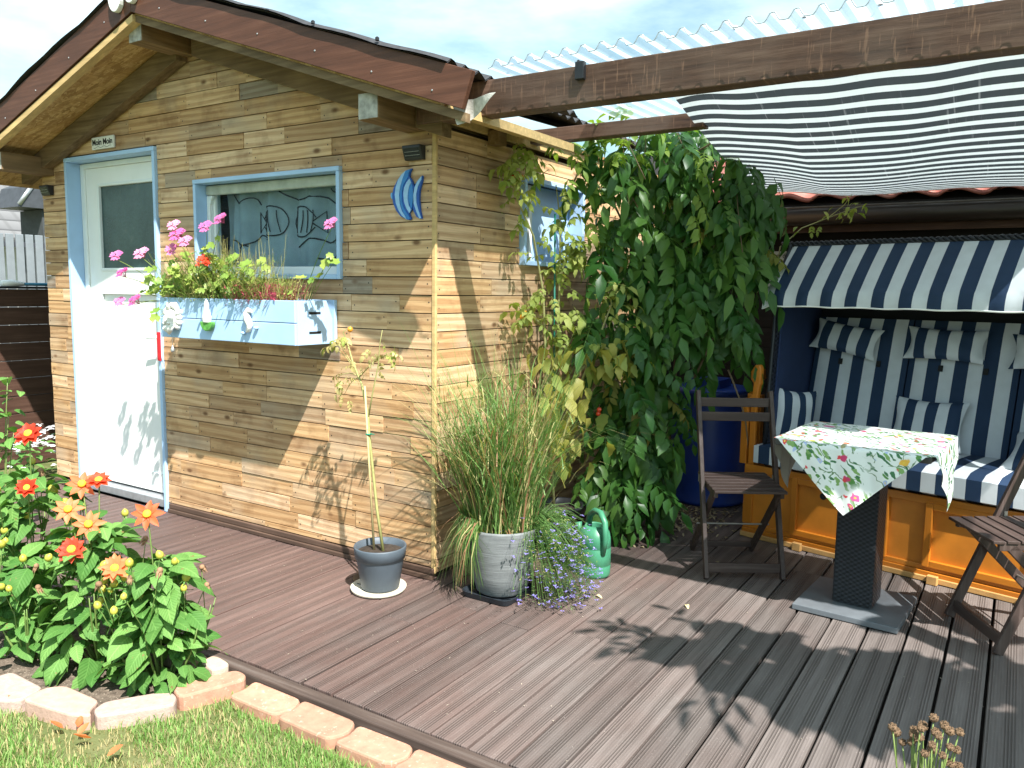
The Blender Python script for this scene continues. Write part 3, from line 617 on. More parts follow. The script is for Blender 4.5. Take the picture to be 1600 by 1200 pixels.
# striped shade cloth
tarp = thing('shade_cloth', 'grey and white striped shade cloth sagging under the pergola', 'awning', (1.8, .4, 2.34))
def tarp_fn(u, v):
    t = 2.35*v; x = (-.79-.20*v)+u*(1.74+.20*v); u *= .66; k = min(1, .30+u*4.2)
    full = -.275*t+.078*t*t; lin = -.075*t-.02*math.sin(math.pi*v)
    z = lin*(1-k)+full*k
    z += .034*math.sin(u*17-.6+v*1.0)*math.exp(-u*5)*(.4+v)*(1-v*.3) + .005*math.sin(u*27+v*4+math.sin(u*9))*(1-v) + .006*math.sin(u*11+2+v*2)*(1-.5*v) + .004*math.sin(u*43+v*7)*math.exp(-v*3)
    return (x, t, z)
m = MB(); m.grid(tarp_fn, 90, 90)
def tarp_mat():
    N = NT('shade_cloth'); t = N.n('TexCoord'); sp = N.n('SeparateXYZ'); N.l(t.outputs['UV'], sp.inputs[0])
    fr = N.math('FRACT', N.math('ADD', N.math('MULTIPLY', sp.outputs[1], 21.0), .15)); st = N.math('LESS_THAN', fr, .56)
    wr = N.noise(N.coord('UV', scale=(60, 1.5, 1)), 1.5, 5, .6); col = N.mix(st, (.74, .77, .76), (.055, .062, .067))
    thr = N.ramp(wr, [(.62, (0,0,0)), (.70, (.35,.35,.35))]); col = N.mix(N.math('MULTIPLY', thr, st), col, (.5, .5, .5)); col = N.mix(N.ramp(wr, [(.3, (.18,.18,.18)), (.5, (0,0,0))]), col, N.mix(1., col, (.75, .78, .78), 'MULTIPLY'))
    N.base(col); N.rough(.8, .1); tl = N.n('BsdfTranslucent'); N.l(col, tl.inputs[0]); ms = N.n('MixShader'); ms.inputs[0].default_value = .40; N.l(N.p.outputs[0], ms.inputs[1]); N.l(tl.outputs[0], ms.inputs[2]); N.l(ms.outputs[0], N.out.inputs[0]); return N.m
m.build('cloth', tarp_mat(), tarp, smooth=True)
m = MB(); m.tube([tarp_fn(u, 0) for u in np.linspace(0, 1, 40)], .006, 5); m.tube([tarp_fn(u, 1) for u in np.linspace(0, 1, 40)], .006, 5); m.build('hem', mWhite, tarp)

# ------------------------------------------------------------------ ground, lawn, bed
def lawn_mat():
    N = NT('lawn_soil'); f = N.noise(N.coord(), 7, 5); N.base(N.ramp(f, [(.3, (.07, .10, .03)), (.6, (.13, .14, .06)), (.8, (.25, .21, .12))])); N.rough(.95, .1); N.bump(N.noise(N.coord(), 60, 4), .6, .01); return N.m
m = MB(); m.grid(lambda u, v: (-60+120*u, -40+120*v, -.055), 12, 12, uv=False); ground = struct(m.build('ground', lawn_mat()))
# bed outline (world xy)
bed = [(-3.4, -1.175), (.0, -1.175), (-.06, -1.38), (-.19, -1.58), (-.44, -1.66), (-.8, -1.69), (-1.4, -1.8), (-2.4, -1.9), (-3.4, -1.9)]
def inpoly(x, y, P):
    c = False; n = len(P)
    for i in range(n):
        (x1, y1), (x2, y2) = P[i], P[(i+1) % n]
        if (y1 > y) != (y2 > y) and x < (x2-x1)*(y-y1)/(y2-y1)+x1: c = not c
    return c
mBed = simple('bed_soil', (.12, .095, .075), .95, .45, 45, .9, .1, 0, 0, ((.30, .25, .20), 130, .60))
m = MB(); m.add([(x, y, -.03) for x, y in bed[::-1]], [tuple(range(len(bed)))]); struct(m.build('flower_bed', mBed))
# grass blades of the lawn
def grass(n, seed):
    r = np.random.default_rng(seed); P = []; F = []; k = 0; mi = []
    for _ in range(n):
        x = r.uniform(-1.3, 1.75); y = r.uniform(-2.75, -1.24)
        lim = -1.315-max(0, (x-.1))*.022
        if x > .1 and y > lim: continue
        if x <= .14 and inpoly(x-.075, y+.075, bed): continue
        dry = math.exp(-((x+.15)/.40)**2-((y+1.72)/.10)**2)+.5*math.exp(-((x-.1)/.22)**2-((y+1.42)/.08)**2)
        if r.uniform() < dry*.8: continue
        h = r.uniform(.018, .042)*(1-.4*dry); a = r.uniform(0, 6.283); ln = r.uniform(.2, .9)*h; w_ = r.uniform(.0011, .0021)
        dx, dy = math.cos(a)*ln, math.sin(a)*ln; px, py = -math.sin(a)*w_, math.cos(a)*w_; z = -.055
        P += [(x-px, y-py, z), (x+px, y+py, z), (x+dx*.4+px*.8, y+dy*.4+py*.8, z+h*.65), (x+dx*.4-px*.8, y+dy*.4-py*.8, z+h*.65), (x+dx, y+dy, z+h)]
        F += [(k, k+1, k+2, k+3), (k+3, k+2, k+4)]; k += 5
        q = 0 if r.uniform() > .10+dry+.15*math.sin(x*5)*math.sin(y*7) else 1
        if q == 0 and r.uniform() < .45: q = 2
        mi += [q, q]
    b = MB(); b.v = P; b.f = [list(f) for f in F]; b.m = mi; return b
mG1 = leaf_mat('grass_green', (.10, .23, .045), (.17, .32, .075), .35, .5, .3); mG2 = leaf_mat('grass_dry', (.33, .29, .13), (.42, .36, .19), .3, .7, .2); mG3 = leaf_mat('grass_light', (.19, .31, .085), (.27, .38, .13), .35, .5, .3)
g = grass(75000, 3).build('lawn_grass', [mG1, mG2, mG3]); stuff(g, 'short green and dry lawn grass in front of the deck', 'grass')
# edging stones
ed = thing('stone_edging', 'terracotta and grey edging stones between lawn, flower bed and deck', 'edging', (0, -1.25, -.055))
mTer = simple('terracotta', (.40, .215, .15), .85, .16, 22, .5, .15, 0, .10, ((.46, .31, .24), 60, .62)); mPink = simple('pinkish_paver', (.36, .27, .235), .9, .14, 40, .6, .15, 0, .10, ((.30, .24, .22), 90, .62))
mCream = simple('cream_stone', (.46, .35, .28), .9, .12, 30, .5, .15)
def stone(pts, z0, z1, mat, rnd=.012):
    cx = sum(q[0] for q in pts)/len(pts); cy = sum(q[1] for q in pts)/len(pts)
    # round the corners
    P = []
    n = len(pts)
    for i in range(n):
        a, b, c = Vector(pts[i-1]), Vector(pts[i]), Vector(pts[(i+1) % n]); d1 = (a-b); d2 = (c-b); l1 = min(.03, d1.length*.35); l2 = min(.03, d2.length*.35); p1 = b+d1.normalized()*l1; p2 = b+d2.normalized()*l2
        for t in (0, .33, .67, 1): P.append(tuple((1-t)**2*p1+2*t*(1-t)*b+t*t*p2))
    m = MB(); m.prism([(x-cx, y-cy) for x, y in P], lambda a, b, d: (a, b, d), 0, z1-z0)
    m.build('edging_stone', mat, ed, loc=(cx, cy+1.25, z0+.055), rot=(rng.uniform(-.015, .015), rng.uniform(-.02, .02), 0), bevel=.008)
# straight run along the deck edge (curved scallop joints), then the ring round the bed
x = .075; k = 0
while x < 2.9:
    wd = [.262, .268, .255, .26, .27][k % 5]; yb = -1.182-.003*k; yf = yb-.125-.006*(k % 2)
    stone([(x+.006, yb), (x+wd-.006, yb), (x+wd+.022, (yb+yf)/2), (x+wd-.010, yf), (x+.010, yf), (x+.026, (yb+yf)/2)], -.075, -.014+.004*(k % 2), mTer); x += wd; k += 1
mPT = simple('pale_terracotta', (.43, .29, .235), .85, .14, 30, .5, .15)
stone([(-.117, -1.402), (-.017, -1.187), (.048, -1.192), (.078, -1.225), (-.012, -1.434)], -.09, .004, mTer)
stone([(-.215, -1.592), (-.096, -1.417), (-.03, -1.430), (.013, -1.474), (-.137, -1.664), (-.192, -1.645)], -.09, -.002, mPink)
stone([(-.455, -1.752), (-.473, -1.661), (-.43, -1.612), (-.229, -1.600), (-.196, -1.655), (-.155, -1.672), (-.224, -1.712)], -.09, .002, mPT)
stone([(-.722, -1.725), (-.715, -1.657), (-.487, -1.657), (-.466, -1.755), (-.53, -1.80)], -.09, -.004, mPink)
stone([(-.98, -1.80), (-.96, -1.69), (-.80, -1.668), (-.735, -1.70), (-.73, -1.80), (-.80, -1.85)], -.09, .003, mCream)
stone([(-1.25, -1.87), (-1.23, -1.75), (-1.03, -1.71), (-.99, -1.79), (-1.04, -1.86)], -.09, .0, mTer)
stone([(-.275, -1.268), (-.285, -1.186), (-.175, -1.186), (-.160, -1.262)], -.08, .012, mPT); stone([(-.147, -1.255), (-.155, -1.190), (-.119, -1.184), (-.035, -1.197), (-.048, -1.268)], -.08, .026, mCream)
stone([(-.41, -1.27), (-.42, -1.19), (-.30, -1.19), (-.29, -1.28)], -.08, .01, mPink)
# ------------------------------------------------------------------ left background
mFence = stain_mat('dark_fence_board', (.085, .045, .032), .6, 1, (.13, .075, .055), .5)
fe = thing('board_fence', 'dark brown horizontal board fence left of the shed', 'fence', (-4.5, .9, -.05))
for k in range(10):
    m = MB(); m.box(-.02, .02, -1.9, 2.2, 0, .142); m.build('board', mFence, fe, loc=(rng.uniform(-.004, .004), 0, .004+k*.1455), bevel=.006)
m = MB(); m.box(-.035, .035, -1.9, 2.2, 1.459, 1.478); m.build('cap_rail', mBlack, fe, bevel=.004)
mPick = simple('grey_white_paint', (.20, .225, .245), .6, .08)
pf = thing('picket_fence', 'pale grey upright picket fence behind the dark board fence', 'fence', (-6.0, 1.0, -.05))
for k in range(26):
    h = 1.985 if k != 18 else 2.09
    m = MB(); m.box(-.011, .011, -.036, .036, 0, h); m.build('picket', mPick, pf, loc=(0, -1.25+k*.093, 0), bevel=.004)
for z in (1.0, 1.86): m = MB(); m.box(-.06, -.0115, -1.3, 1.2, z, z+.05); m.build('rail', simple('rail_dark', (.05, .055, .07), .6), pf)
tb = thing('garden_wand', 'blue and white garden hose wand lying on the fence top', 'hose', (-4.5, .35, 1.432))
m = MB(); m.tube([(0, -.02, .014), (0, .32, .014)], .013, 8); m.build('handle', simple('hose_blue', (.03, .18, .30), .4), tb, smooth=True)
m = MB(); m.tube([(0, -.19, .016), (0, -.12, .02), (0, -.021, .016)], [.026, .03, .016], 8); m.build('nozzle', mWhite, tb, smooth=True)
def roof_tile_mat():
    N = NT('grey_roof_tiles'); wv = N.n('TexWave', wave_type='BANDS', bands_direction='Z', wave_profile='SAW'); wv.inputs['Scale'].default_value = 1.55; N.l(N.coord(), wv.inputs['Vector'])
    w2 = N.n('TexWave', wave_type='BANDS', bands_direction='Y'); w2.inputs['Scale'].default_value = 1.1; N.l(N.coord(), w2.inputs['Vector'])
    c = N.ramp(wv.outputs['Fac'], [(0, (.035, .036, .038)), (.2, (.12, .12, .125)), (1, (.16, .16, .165))]); N.base(N.mix(N.ramp(w2.outputs['Fac'], [(.0, (.35,.35,.35)), (.3, (0,0,0))]), c, (.07, .07, .07))); N.rough(.7); N.bump(wv.outputs['Fac'], .6, .05); return N.m
hs = thing('neighbour_house', 'distant house with grey tiled roof behind the picket fence', 'house', (-17, 5, 0))
m = MB(); m.box(-3, 3, -8, 8, -.1, 2.6); m.build('wall', simple('render_white', (.6, .6, .58), .8), hs)
m = MB(); m.prism([(3.5, 2.3), (0, 4.75), (-3.5, 2.3), (-3.5, 2.15), (0, 4.6), (3.5, 2.15)], lambda a, b, d: (a, d, b), -8.5, 8.5); m.build('roof', roof_tile_mat(), hs)
gs = thing('garden_outbuilding', 'dark outbuilding eaves behind the picket fence beside the shed', 'outbuilding', (-9.0, 3.3, 0))
m = MB(); m.box(-.6, -.02, -.45, 3, 0, 2.46); m.build('wall', simple('outbuilding_dark', (.05, .055, .06), .8), gs)
m = MB(); m.prism([(-.78, 2.47), (3, 2.47), (3, 4.6), (-.68, 2.74)], lambda a, b, d: (d, a, b), -.6, .05); m.build('roof', simple('outbuilding_roof', (.05, .055, .065), .6), gs)
m = MB(); m.bar((.055, -.78, 2.50), (.055, -.60, 2.76), .02, .05); m.build('bargeboard', mZinc, gs, smooth=True)
# ------------------------------------------------------------------ building at the back with tiled eaves
bb = thing('tiled_outbuilding', 'dark walled building behind the beach chair with red tiled eaves', 'outbuilding', (1.8, 3.05, 0))
mBW = stain_mat('dark_wall_board', (.016, .013, .012), .6, 0, (.03, .026, .024), .8)
m = MB(); m.box(-2.6, 3.0, .002, .10, -.05, 2.3); wl = m.build('wall', mBW, bb)
for k in range(15): m = MB(); m.box(-2.6, 3.0, -.012, .0015, .004+k*.15, .004+k*.15+.146); m.build('board', mBW, wl, bevel=.003)
def clay():
    N = NT('clay_tile'); oi = N.n('ObjectInfo'); f = N.noise(N.coord(rnd=True), 9, 5); c = N.ramp(f, [(.3, (.20, .055, .042)), (.55, (.33, .11, .085)), (.75, (.44, .20, .16))]); k = N.math('ADD', N.math('MULTIPLY', oi.outputs['Random'], .5), .75); h = N.n('HueSaturation'); N.l(k, h.inputs['Value']); N.l(c, h.inputs['Color']); N.base(h.outputs[0]); N.rough(.55, .4); N.bump(f, .3, .004); return N.m
mClay = clay()
def tile_mesh():
    m = MB(); W = .262; n = 14; T = .36
    def pf(t):
        return .020*math.cos(t*2*math.pi-1.2)+.018*math.exp(-((t-.88)/.10)**2)
    vs = []; 
    for (yy, dz) in ((0, 0), (0, -.016), (T, 0), (T, -.016)):
        for i in range(n+1): t = i/n; vs.append((-W/2+W*1.10*t, yy, pf(t)+dz))
    q = n+1; fs = []
    for i in range(n): fs += [(i, i+1, 2*q+i+1, 2*q+i), (q+i+1, q+i, 3*q+i, 3*q+i+1), (q+i, q+i+1, i+1, i)]
    m.add(vs, fs); return m.mesh('tile', mClay, True)
tm = tile_mesh(); sl = R(24)
rf = MB(); rf.prism([(-.30, 2.07), (2.6, 2.07+2.9*math.tan(sl)), (2.6, 2.03+2.9*math.tan(sl)), (-.30, 2.03)], lambda a, b, d: (d, a, b), -2.6, 3.0); rf = rf.build('roof', mBW, bb)
for j in range(5):
    for i in range(15):
        inst('tile', tm, rf, loc=(-1.55+i*.262+rng.uniform(-.003, .003), -.33+j*.30, 2.107+j*.30*math.tan(sl)+.006), rot=(sl+R(1.5), 0, 0))
m = MB(); m.tube([(x, -.34, 1.985) for x in (-1.6, 3.0)], .062, 12); m.build('gutter', simple('gutter_brown', (.035, .026, .022), .35, .1, 8, 0, .5), rf, smooth=True)
m = MB(); m.tube([(x, -.40, 2.04) for x in (-1.6, 3.0)], .008, 6); m.build('gutter_lip', simple('gutter_lip', (.10, .09, .085), .4), rf, smooth=True)
m = MB(); m.box(-1.6, 3.0, -.27, -.245, 1.88, 2.03); m.build('fascia', mBeam, rf)
sn = thing('text_sign', 'white board with black lettering on the dark back wall', 'sign', (.86, 2.99, 1.64))
m = MB(); m.box(-.28, .20, -.006, .006, -.15, .125); m.build('board', simple('sign_grey', (.52, .54, .50), .7, .08), sn)
for i, tx in enumerate(('Angst vor d', 'WERDEN,', 'immer n', 'INN mach', 'sa')):
    text_mesh('lettering', tx, .056, mInk, sn, (-.14+.02*(i in (1, 3)), -.0075, .092-.052*i), (R(90), 0, 0), align='LEFT', sx=.72)
sp_ = thing('white_pole', 'thin pale pole standing between the sign and the beach chair', 'pole', (1.02, 2.62, 0)); m = MB(); m.tube([(0, 0, 0), (0, 0, 1.52)], .011, 8); m.build('rod', mPvc, sp_, smooth=True); m = MB(); m.tube([(0, 0, .92), (0, 0, .935)], .014, 8); m.build('tie', mBlack, sp_)
# ------------------------------------------------------------------ rain barrel
br = thing('rain_barrel', 'blue plastic rain barrel behind the folding chair', 'barrel', (.60, 2.38, 0))
mBar = simple('barrel_blue', (.012, .045, .26), .38, .12, 6, .05, .5)
m = MB(); m.lathe([(.001, .0), (.25, .0), (.265, .01), (.272, .03), (.262, .05), (.275, .12), (.283, .4), (.277, .66), (.264, .75), (.276, .765), (.276, .795), (.262, .805), (.25, .80)], (0,0,0), 36); m.build('body', mBar, br, smooth=True)
m = MB(); m.lathe([(.255, .79), (.25, .80), (.05, .805), (.001, .805)], (0,0,0), 32); m.box(-.12, .10, -.13, .13, .80, .86); m.build('lid', mBar, br)
# ------------------------------------------------------------------ folding chairs
mCh = stain_mat('dark_brown_wood', (.070, .046, .040), .6, 2, (.13, .10, .09), .5); mChX = stain_mat('dark_brown_slat', (.070, .046, .040), .6, 0, (.13, .10, .09), .5)
mHinge = simple('hinge_metal', (.45, .42, .38), .4, .1, 20, 0, .5, .8)
def make_chair(label, loc, rz, g):
    c = thing('folding_chair', label, 'chair', loc, rz, g)      # local +y = forward
    W = .195
    for s_ in (-1, 1):
        m = MB(); m.bar((s_*W, .235, .002), (s_*W, -.125, .925), .022, .042, up=(0, 1, .4)); m.build('leg', mCh, c, bevel=.003)
        m = MB(); m.bar((s_*(W-.028), -.245, .002), (s_*(W-.028), .20, .445), .020, .042, up=(0, 1, .4)); m.build('leg', mCh, c, bevel=.003)
        m = MB(); m.bar((s_*(W-.028), -.02, .458), (s_*(W-.028), .25, .447), .020, .038); m.build('seat_rail', mCh, c, bevel=.003)
        m = MB(); m.box(s_*W-.013, s_*W+.013, .02, .034, .46, .50); m.build('hinge', mHinge, c)
    for k in range(7):
        y = -.105+k*.056; m = MB(); m.box(-W+.012, W-.012, y, y+.048, .470-.004*k*.5, .484-.004*k*.5); m.build('slat', mChX, c, bevel=.003)
    for z in (.868, .795):
        y = -.125+(.925-z)*.39; m = MB(); m.bar((-W+.011, y, z), (W-.011, y, z), .016, .048); m.build('back_slat', mChX, c, bevel=.003)
    for (y, z, hh) in ((.215, .055, .05), (-.215, .045, .032)): m = MB(); m.bar((-W+.011, y, z), (W-.011, y, z), .018, hh); m.build('stretcher', mChX, c, bevel=.003)
    m = MB(); m.tube([(-W, -.03, .215), (W, -.03, .215)], .005, 6); m.tube([(-W-.012, .055, .46), (W+.012, .055, .46)], .005, 6); m.build('rod', mHinge, c)
    return c
# chair looking along f: rz such that local +y -> f
make_chair('dark wooden folding chair beside the blue barrel', (1.183, 1.098, 0), math.atan2(-.85, .53)-math.pi/2, 'folding chairs at the table')
make_chair('dark wooden folding chair cut off by the right edge behind the table', (2.525, .92, 0), math.atan2(-.50, -.86)-math.pi/2, 'folding chairs at the table')
# ------------------------------------------------------------------ table and cloth
tbx, tby = 1.845, .855
tb = thing('garden_table', 'square garden table on a dark rattan pedestal with slate foot', 'table', (tbx, tby, 0), R(-4))
m = MB(); m.box(-.225, .225, -.235, .225, .003, .030); m.build('foot', simple('slate_plate', (.115, .13, .145), .5, .15, 10, .15), tb, bevel=.003)
m = MB(); m.box(-.088, .088, -.092, .092, .0305, .775); m.build('pedestal', weave_mat('rattan_black', (.016, .019, .026), 95, (.038, .044, .055)), tb, bevel=.01)
TH = .318
m = MB(); m.box(-TH, TH, -TH, TH, .776, .805); m.build('table_top', simple('table_board', (.05, .05, .05), .5), tb, bevel=.006)
def floral():
    N = NT('floral_cloth'); c = (.80, .82, .80); uvs = N.coord('UV', scale=(1,1,1))
    n1 = N.noise(uvs, 9, 3); ad = N.n('VectorMath', operation='ADD'); cm = N.n('CombineXYZ'); N.l(N.math('MULTIPLY', n1, .10), cm.inputs[0]); N.l(N.math('MULTIPLY', N.noise(uvs, 12, 3), .10), cm.inputs[1]); N.l(uvs, ad.inputs[0]); N.l(cm.outputs[0], ad.inputs[1]); wv = ad.outputs[0]
    edge = N.noise(uvs, 3.2, 2); em = N.ramp(edge, [(.34, (0,0,0)), (.42, (1,1,1))])
    # stems
    v1 = N.n('TexVoronoi', feature='DISTANCE_TO_EDGE'); v1.inputs['Scale'].default_value = 11; N.l(wv, v1.inputs['Vector'])
    col = N.mix(N.math('MULTIPLY', N.math('MULTIPLY', N.ramp(v1.outputs['Distance'], [(.012, (1,1,1)), (.028, (0,0,0))]), em), N.ramp(N.noise(uvs, 14, 2), [(.48, (0,0,0)), (.52, (1,1,1))])), c, (.12, .22, .09))
    # leaves: stretched cells at two orientations
    for rot, sc_, th, cc in ((.6, (34, 12, 1), .27, (.10, .26, .06)), (-.9, (32, 11, 1), .26, (.22, .38, .12)), (2.2, (40, 15, 1), .24, (.05, .17, .07))):
        mp_ = N.n('Mapping'); mp_.inputs['Rotation'].default_value = (0, 0, rot); mp_.inputs['Scale'].default_value = sc_; N.l(wv, mp_.inputs['Vector'])
        v = N.n('TexVoronoi', feature='F1'); v.inputs['Scale'].default_value = 1; N.l(mp_.outputs[0], v.inputs['Vector']); s_ = N.n('SeparateColor'); N.l(v.outputs['Color'], s_.inputs[0])
        k = N.math('MULTIPLY', N.ramp(v.outputs['Distance'], [(th, (1,1,1)), (th+.05, (0,0,0))]), N.math('LESS_THAN', s_.outputs[0], .78)); col = N.mix(N.math('MULTIPLY', k, em), col, cc)
    # blossoms
    for sc_, th, pal in ((13, .26, [(0, (.62, .05, .16)), (.3, (.80, .16, .05)), (.55, (.85, .48, .07)), (.8, (.72, .12, .34))]), (19, .22, [(0, (.75, .06, .07)), (.5, (.42, .5, .78)), (.8, (.70, .10, .25))])):
        v = N.n('TexVoronoi', feature='F1'); v.inputs['Scale'].default_value = sc_; N.l(wv, v.inputs['Vector']); s_ = N.n('SeparateColor'); N.l(v.outputs['Color'], s_.inputs[0])
        k = N.math('MULTIPLY', N.ramp(v.outputs['Distance'], [(th, (1,1,1)), (th+.05, (0,0,0))]), N.math('LESS_THAN', s_.outputs[1], .46))
        col = N.mix(k, col, N.mix(N.ramp(v.outputs['Distance'], [(.05, (1,1,1)), (.10, (0,0,0))]), N.ramp(s_.outputs[0], pal, 'CONSTANT'), (.85, .6, .08)))
    N.base(col); N.rough(.55, .35)
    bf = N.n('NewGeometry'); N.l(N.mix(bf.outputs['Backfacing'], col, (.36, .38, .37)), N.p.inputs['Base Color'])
    return N.m
tcl = thing('tablecloth', 'white floral tablecloth laid cornerwise over the garden table', 'tablecloth', (tbx, tby, .8065), R(-4))
def cloth_fn(u, v):
    AP = .445; a, b = (u-.5)*2*AP, (v-.5)*2*AP; x = (a-b)*.7071; y = (a+b)*.7071; h = TH+.004; z = .0
    ex, ey = max(0, abs(x)-h), max(0, abs(y)-h); e = ex+ey
    def fold(q, ee): 
        if ee <= 0: return q
        r_ = .012; return math.copysign(h+min(ee, r_)*.8+.045*max(0, ee-r_), q)
    X, Y = fold(x, ex), fold(y, ey); z = -max(0, e-.008)*.985
    wob = .012*math.sin(x*23+y*5)*min(1, e/.1) if ey > 0 else .014*math.sin(y*21)*min(1, e/.1)
    if ey > 0: Y += math.copysign(abs(wob), y)
    elif ex > 0: X += math.copysign(abs(wob), x)
    z += .0015*math.sin(x*17)*math.sin(y*13)
    return (X, Y, z)
m = MB(); m.grid(cloth_fn, 76, 76); m.build('cloth', floral(), tcl, smooth=True)
cp = thing('cloth_clip', 'small pale cloth clip on the front edge of the table', 'clip', (1.80, .532, .79)); m = MB(); m.box(-.009, .009, -.006, .004, -.022, .023); m.box(-.009, .009, .0045, .04, .019, .023); m.build('clip', simple('clip_brass', (.42, .40, .22), .4), cp, bevel=.002)
# ------------------------------------------------------------------ beach chair (roofed wicker)
NAVY = (.022, .045, .095); WHT = (.62, .66, .70); PER = .138
kz = thing('roofed_beach_chair', 'roofed wicker beach chair with navy and white striped upholstery and orange timber base', 'beach chair', (1.07, 1.655, 0), R(-13))
mOr = stain_mat('orange_varnish', (.56, .185, .018), .75, 0, (.62, .25, .04), .32, .5, 9); mOrZ = stain_mat('orange_varnish_v', (.56, .185, .018), .75, 2, (.62, .25, .04), .32, .5, 9)
mOrP = simple('orange_panel', (.56, .195, .021), .35, .12, 9, .05, .5)
mWick = weave_mat('navy_wicker', (.012, .016, .032), 75, (.03, .036, .06)); mLin = simple('navy_lining', (.018, .036, .105), .75, .1, 10, .1)
mStr = stripe_mat('navy_white_stripe', NAVY, WHT, PER, 0, .5)
KW = 1.87; KB = .43
m = MB(); m.box(.02, KW-.02, .014, .74, .075, KB); kbase = m.build('base', mOrP, kz)
def kb(nm, x0, x1, y0, y1, z0, z1, mt=mOr, par=None, bev=.003): q = MB(); q.box(x0, x1, y0, y1, z0, z1); return q.build(nm, mt, par or kbase, bevel=bev)
kb('rail', 0, KW, -.004, .0135, KB-.03, KB+.012); kb('rail', 0, KW, .0, .0135, .055, .082, mOr)
kb('rail', -.005, KW, -.02, .05, .002, .030, simple('pine_runner', (.50, .28, .10), .55)); kb('rail', 0, KW, -.010, .013, .030, .054, mOr)
for x in (.0, KW-.055): kb('post', x, x+.055, -.002, .0135, .083, KB-.031, mOrZ)
for x0, x1 in ((.30, .84), (1.02, 1.56)):
    kb('panel_frame', x0, x0+.035, -.012, .0125, .075, KB-.02, mOrZ); kb('panel_frame', x1-.035, x1, -.012, .0125, .075, KB-.02, mOrZ); kb('panel_frame', x0+.0355, x1-.0355, -.011, .0125, KB-.055, KB-.02); kb('panel_frame', x0+.0355, x1-.0355, -.011, .0125, .075, .110)
    q = MB(); q.lathe([(.019, 0), (.019, .004), (.012, .003), (.001, .003)], (0,0,0), 14); q.build('finger_hole', mDark, kbase, loc=((x0+x1)/2-.09, .0132, .33), rot=(R(90), 0, 0))
    for xx in (x0+.04, x1-.09): kb('runner', xx, xx+.05, -.05, -.021, .0, .045, bpy.data.materials['pine_runner'])
for x in (-.022, KW-.003):
    kb('side_board', x, x+.022, .03, .70, .07, .50, mOr); kb('armrest_post', x-.003, x+.025, .01, .0295, .02, .86, mOrZ) if False else kb('armrest_post', x-.002, x+.024, .055, .125, .5005, .86, mOrZ)
    q = MB(); q.prism([(.03, .86), (.03, .83), (.10, .83), (.17, .93), (.20, .94), (.185, 1.0), (.165, 1.03), (.14, 1.035), (.10, 1.0), (.115, .95), (.085, .875)], lambda a, b, d: (d, a, b), x-.004, x+.026); q.build('armrest', mOr, kbase, bevel=.005)
    kb('strut', x-.003, x+.025, .15, .19, .50, .84, mOrZ)
    xi = x-.012 if x < .5 else x-.06
    kb('armrest_post', xi, xi+.042, -.014, .028, KB+.0125, .83, mOrZ); kb('armrest_post', xi+.05, xi+.085, .0, .026, KB+.013, .80, mOrZ)
    q = MB(); q.prism([(0, .795), (.09, .795), (.10, .835), (.105, .91), (.115, .93), (.115, 1.02), (.105, 1.04), (.075, 1.04), (.05, 1.0), (.05, .95), (.07, .93), (.065, .87), (.05, .845), (0, .832)], (lambda a, b, d: (xi+a, d, b)) if x < .5 else (lambda a, b, d: (xi+.085-a, d, b)), -.02, .02); q.build('armrest_knob', mOr, kbase, bevel=.008)
# wicker shell: two cheeks, back and hood
def cheek(x0, x1, nm, mat): 
    q = MB(); q.prism([(.03, .44), (.72, .44), (.90, 1.20), (.86, 1.60), (.70, 1.70), (.28, 1.735), (.14, 1.60), (.10, 1.40), (.05, .9)], lambda a, b, d: (d+(.085*(1-a/.7) if d < .9 else -.085*(1-a/.7)), a, b), x0, x1); return q.build(nm, mat, kz, bevel=.012)
cheek(.015, .045, 'cheek', mWick); cheek(KW-.045, KW-.015, 'cheek', mWick)
q = MB(); q.prism([(.06, .46), (.70, .46), (.86, 1.2), (.82, 1.58), (.30, 1.69), (.17, 1.56), (.13, 1.38), (.08, .9)], lambda a, b, d: (d+.085*(1-a/.7), a, b), .0455, .056); q.build('cheek_lining', mLin, kz); q = MB(); q.prism([(.06, .46), (.70, .46), (.86, 1.2), (.82, 1.58), (.30, 1.69), (.17, 1.56), (.13, 1.38), (.08, .9)], lambda a, b, d: (d-.085*(1-a/.7), a, b), KW-.056, KW-.0455); q.build('cheek_lining', mLin, kz)
q = MB(); q.prism([(.70, .45), (.73, .45), (.91, 1.20), (.87, 1.60), (.71, 1.71), (.29, 1.745), (.29, 1.72), (.69, 1.675), (.83, 1.58), (.87, 1.2)], lambda a, b, d: (d, a, b), .0565, KW-.0565); q.build('back_shell', mWick, kz)
q = MB(); q.prism([(.60, .46), (.69, .46), (.86, 1.2), (.82, 1.57), (.68, 1.67), (.29, 1.715), (.29, 1.70), (.66, 1.65), (.79, 1.55), (.80, 1.36)], lambda a, b, d: (d, a, b), .0568, KW-.0568); q.build('back_lining', simple('black_lining', (.008, .009, .014), .8), kz)
# braided trim on the hood edge
q = MB()
for s_ in range(3): q.tube([(x, .275+.011*math.cos(x*70+s_*2.094), 1.748+.011*math.sin(x*70+s_*2.094)) for x in np.linspace(.02, KW-.02, 170)], .0085, 5)
q.build('braided_trim', simple('braid', (.014, .017, .024), .45, .2), kz, smooth=True)
q = MB(); q.tube([(.085, .26, 1.74), (.10, .12, 1.58), (.105, .075, 1.38), (.11, .03, .9), (.11, .01, .46)], .012, 6); q.build('braided_trim', bpy.data.materials['braid'], kz, smooth=True)
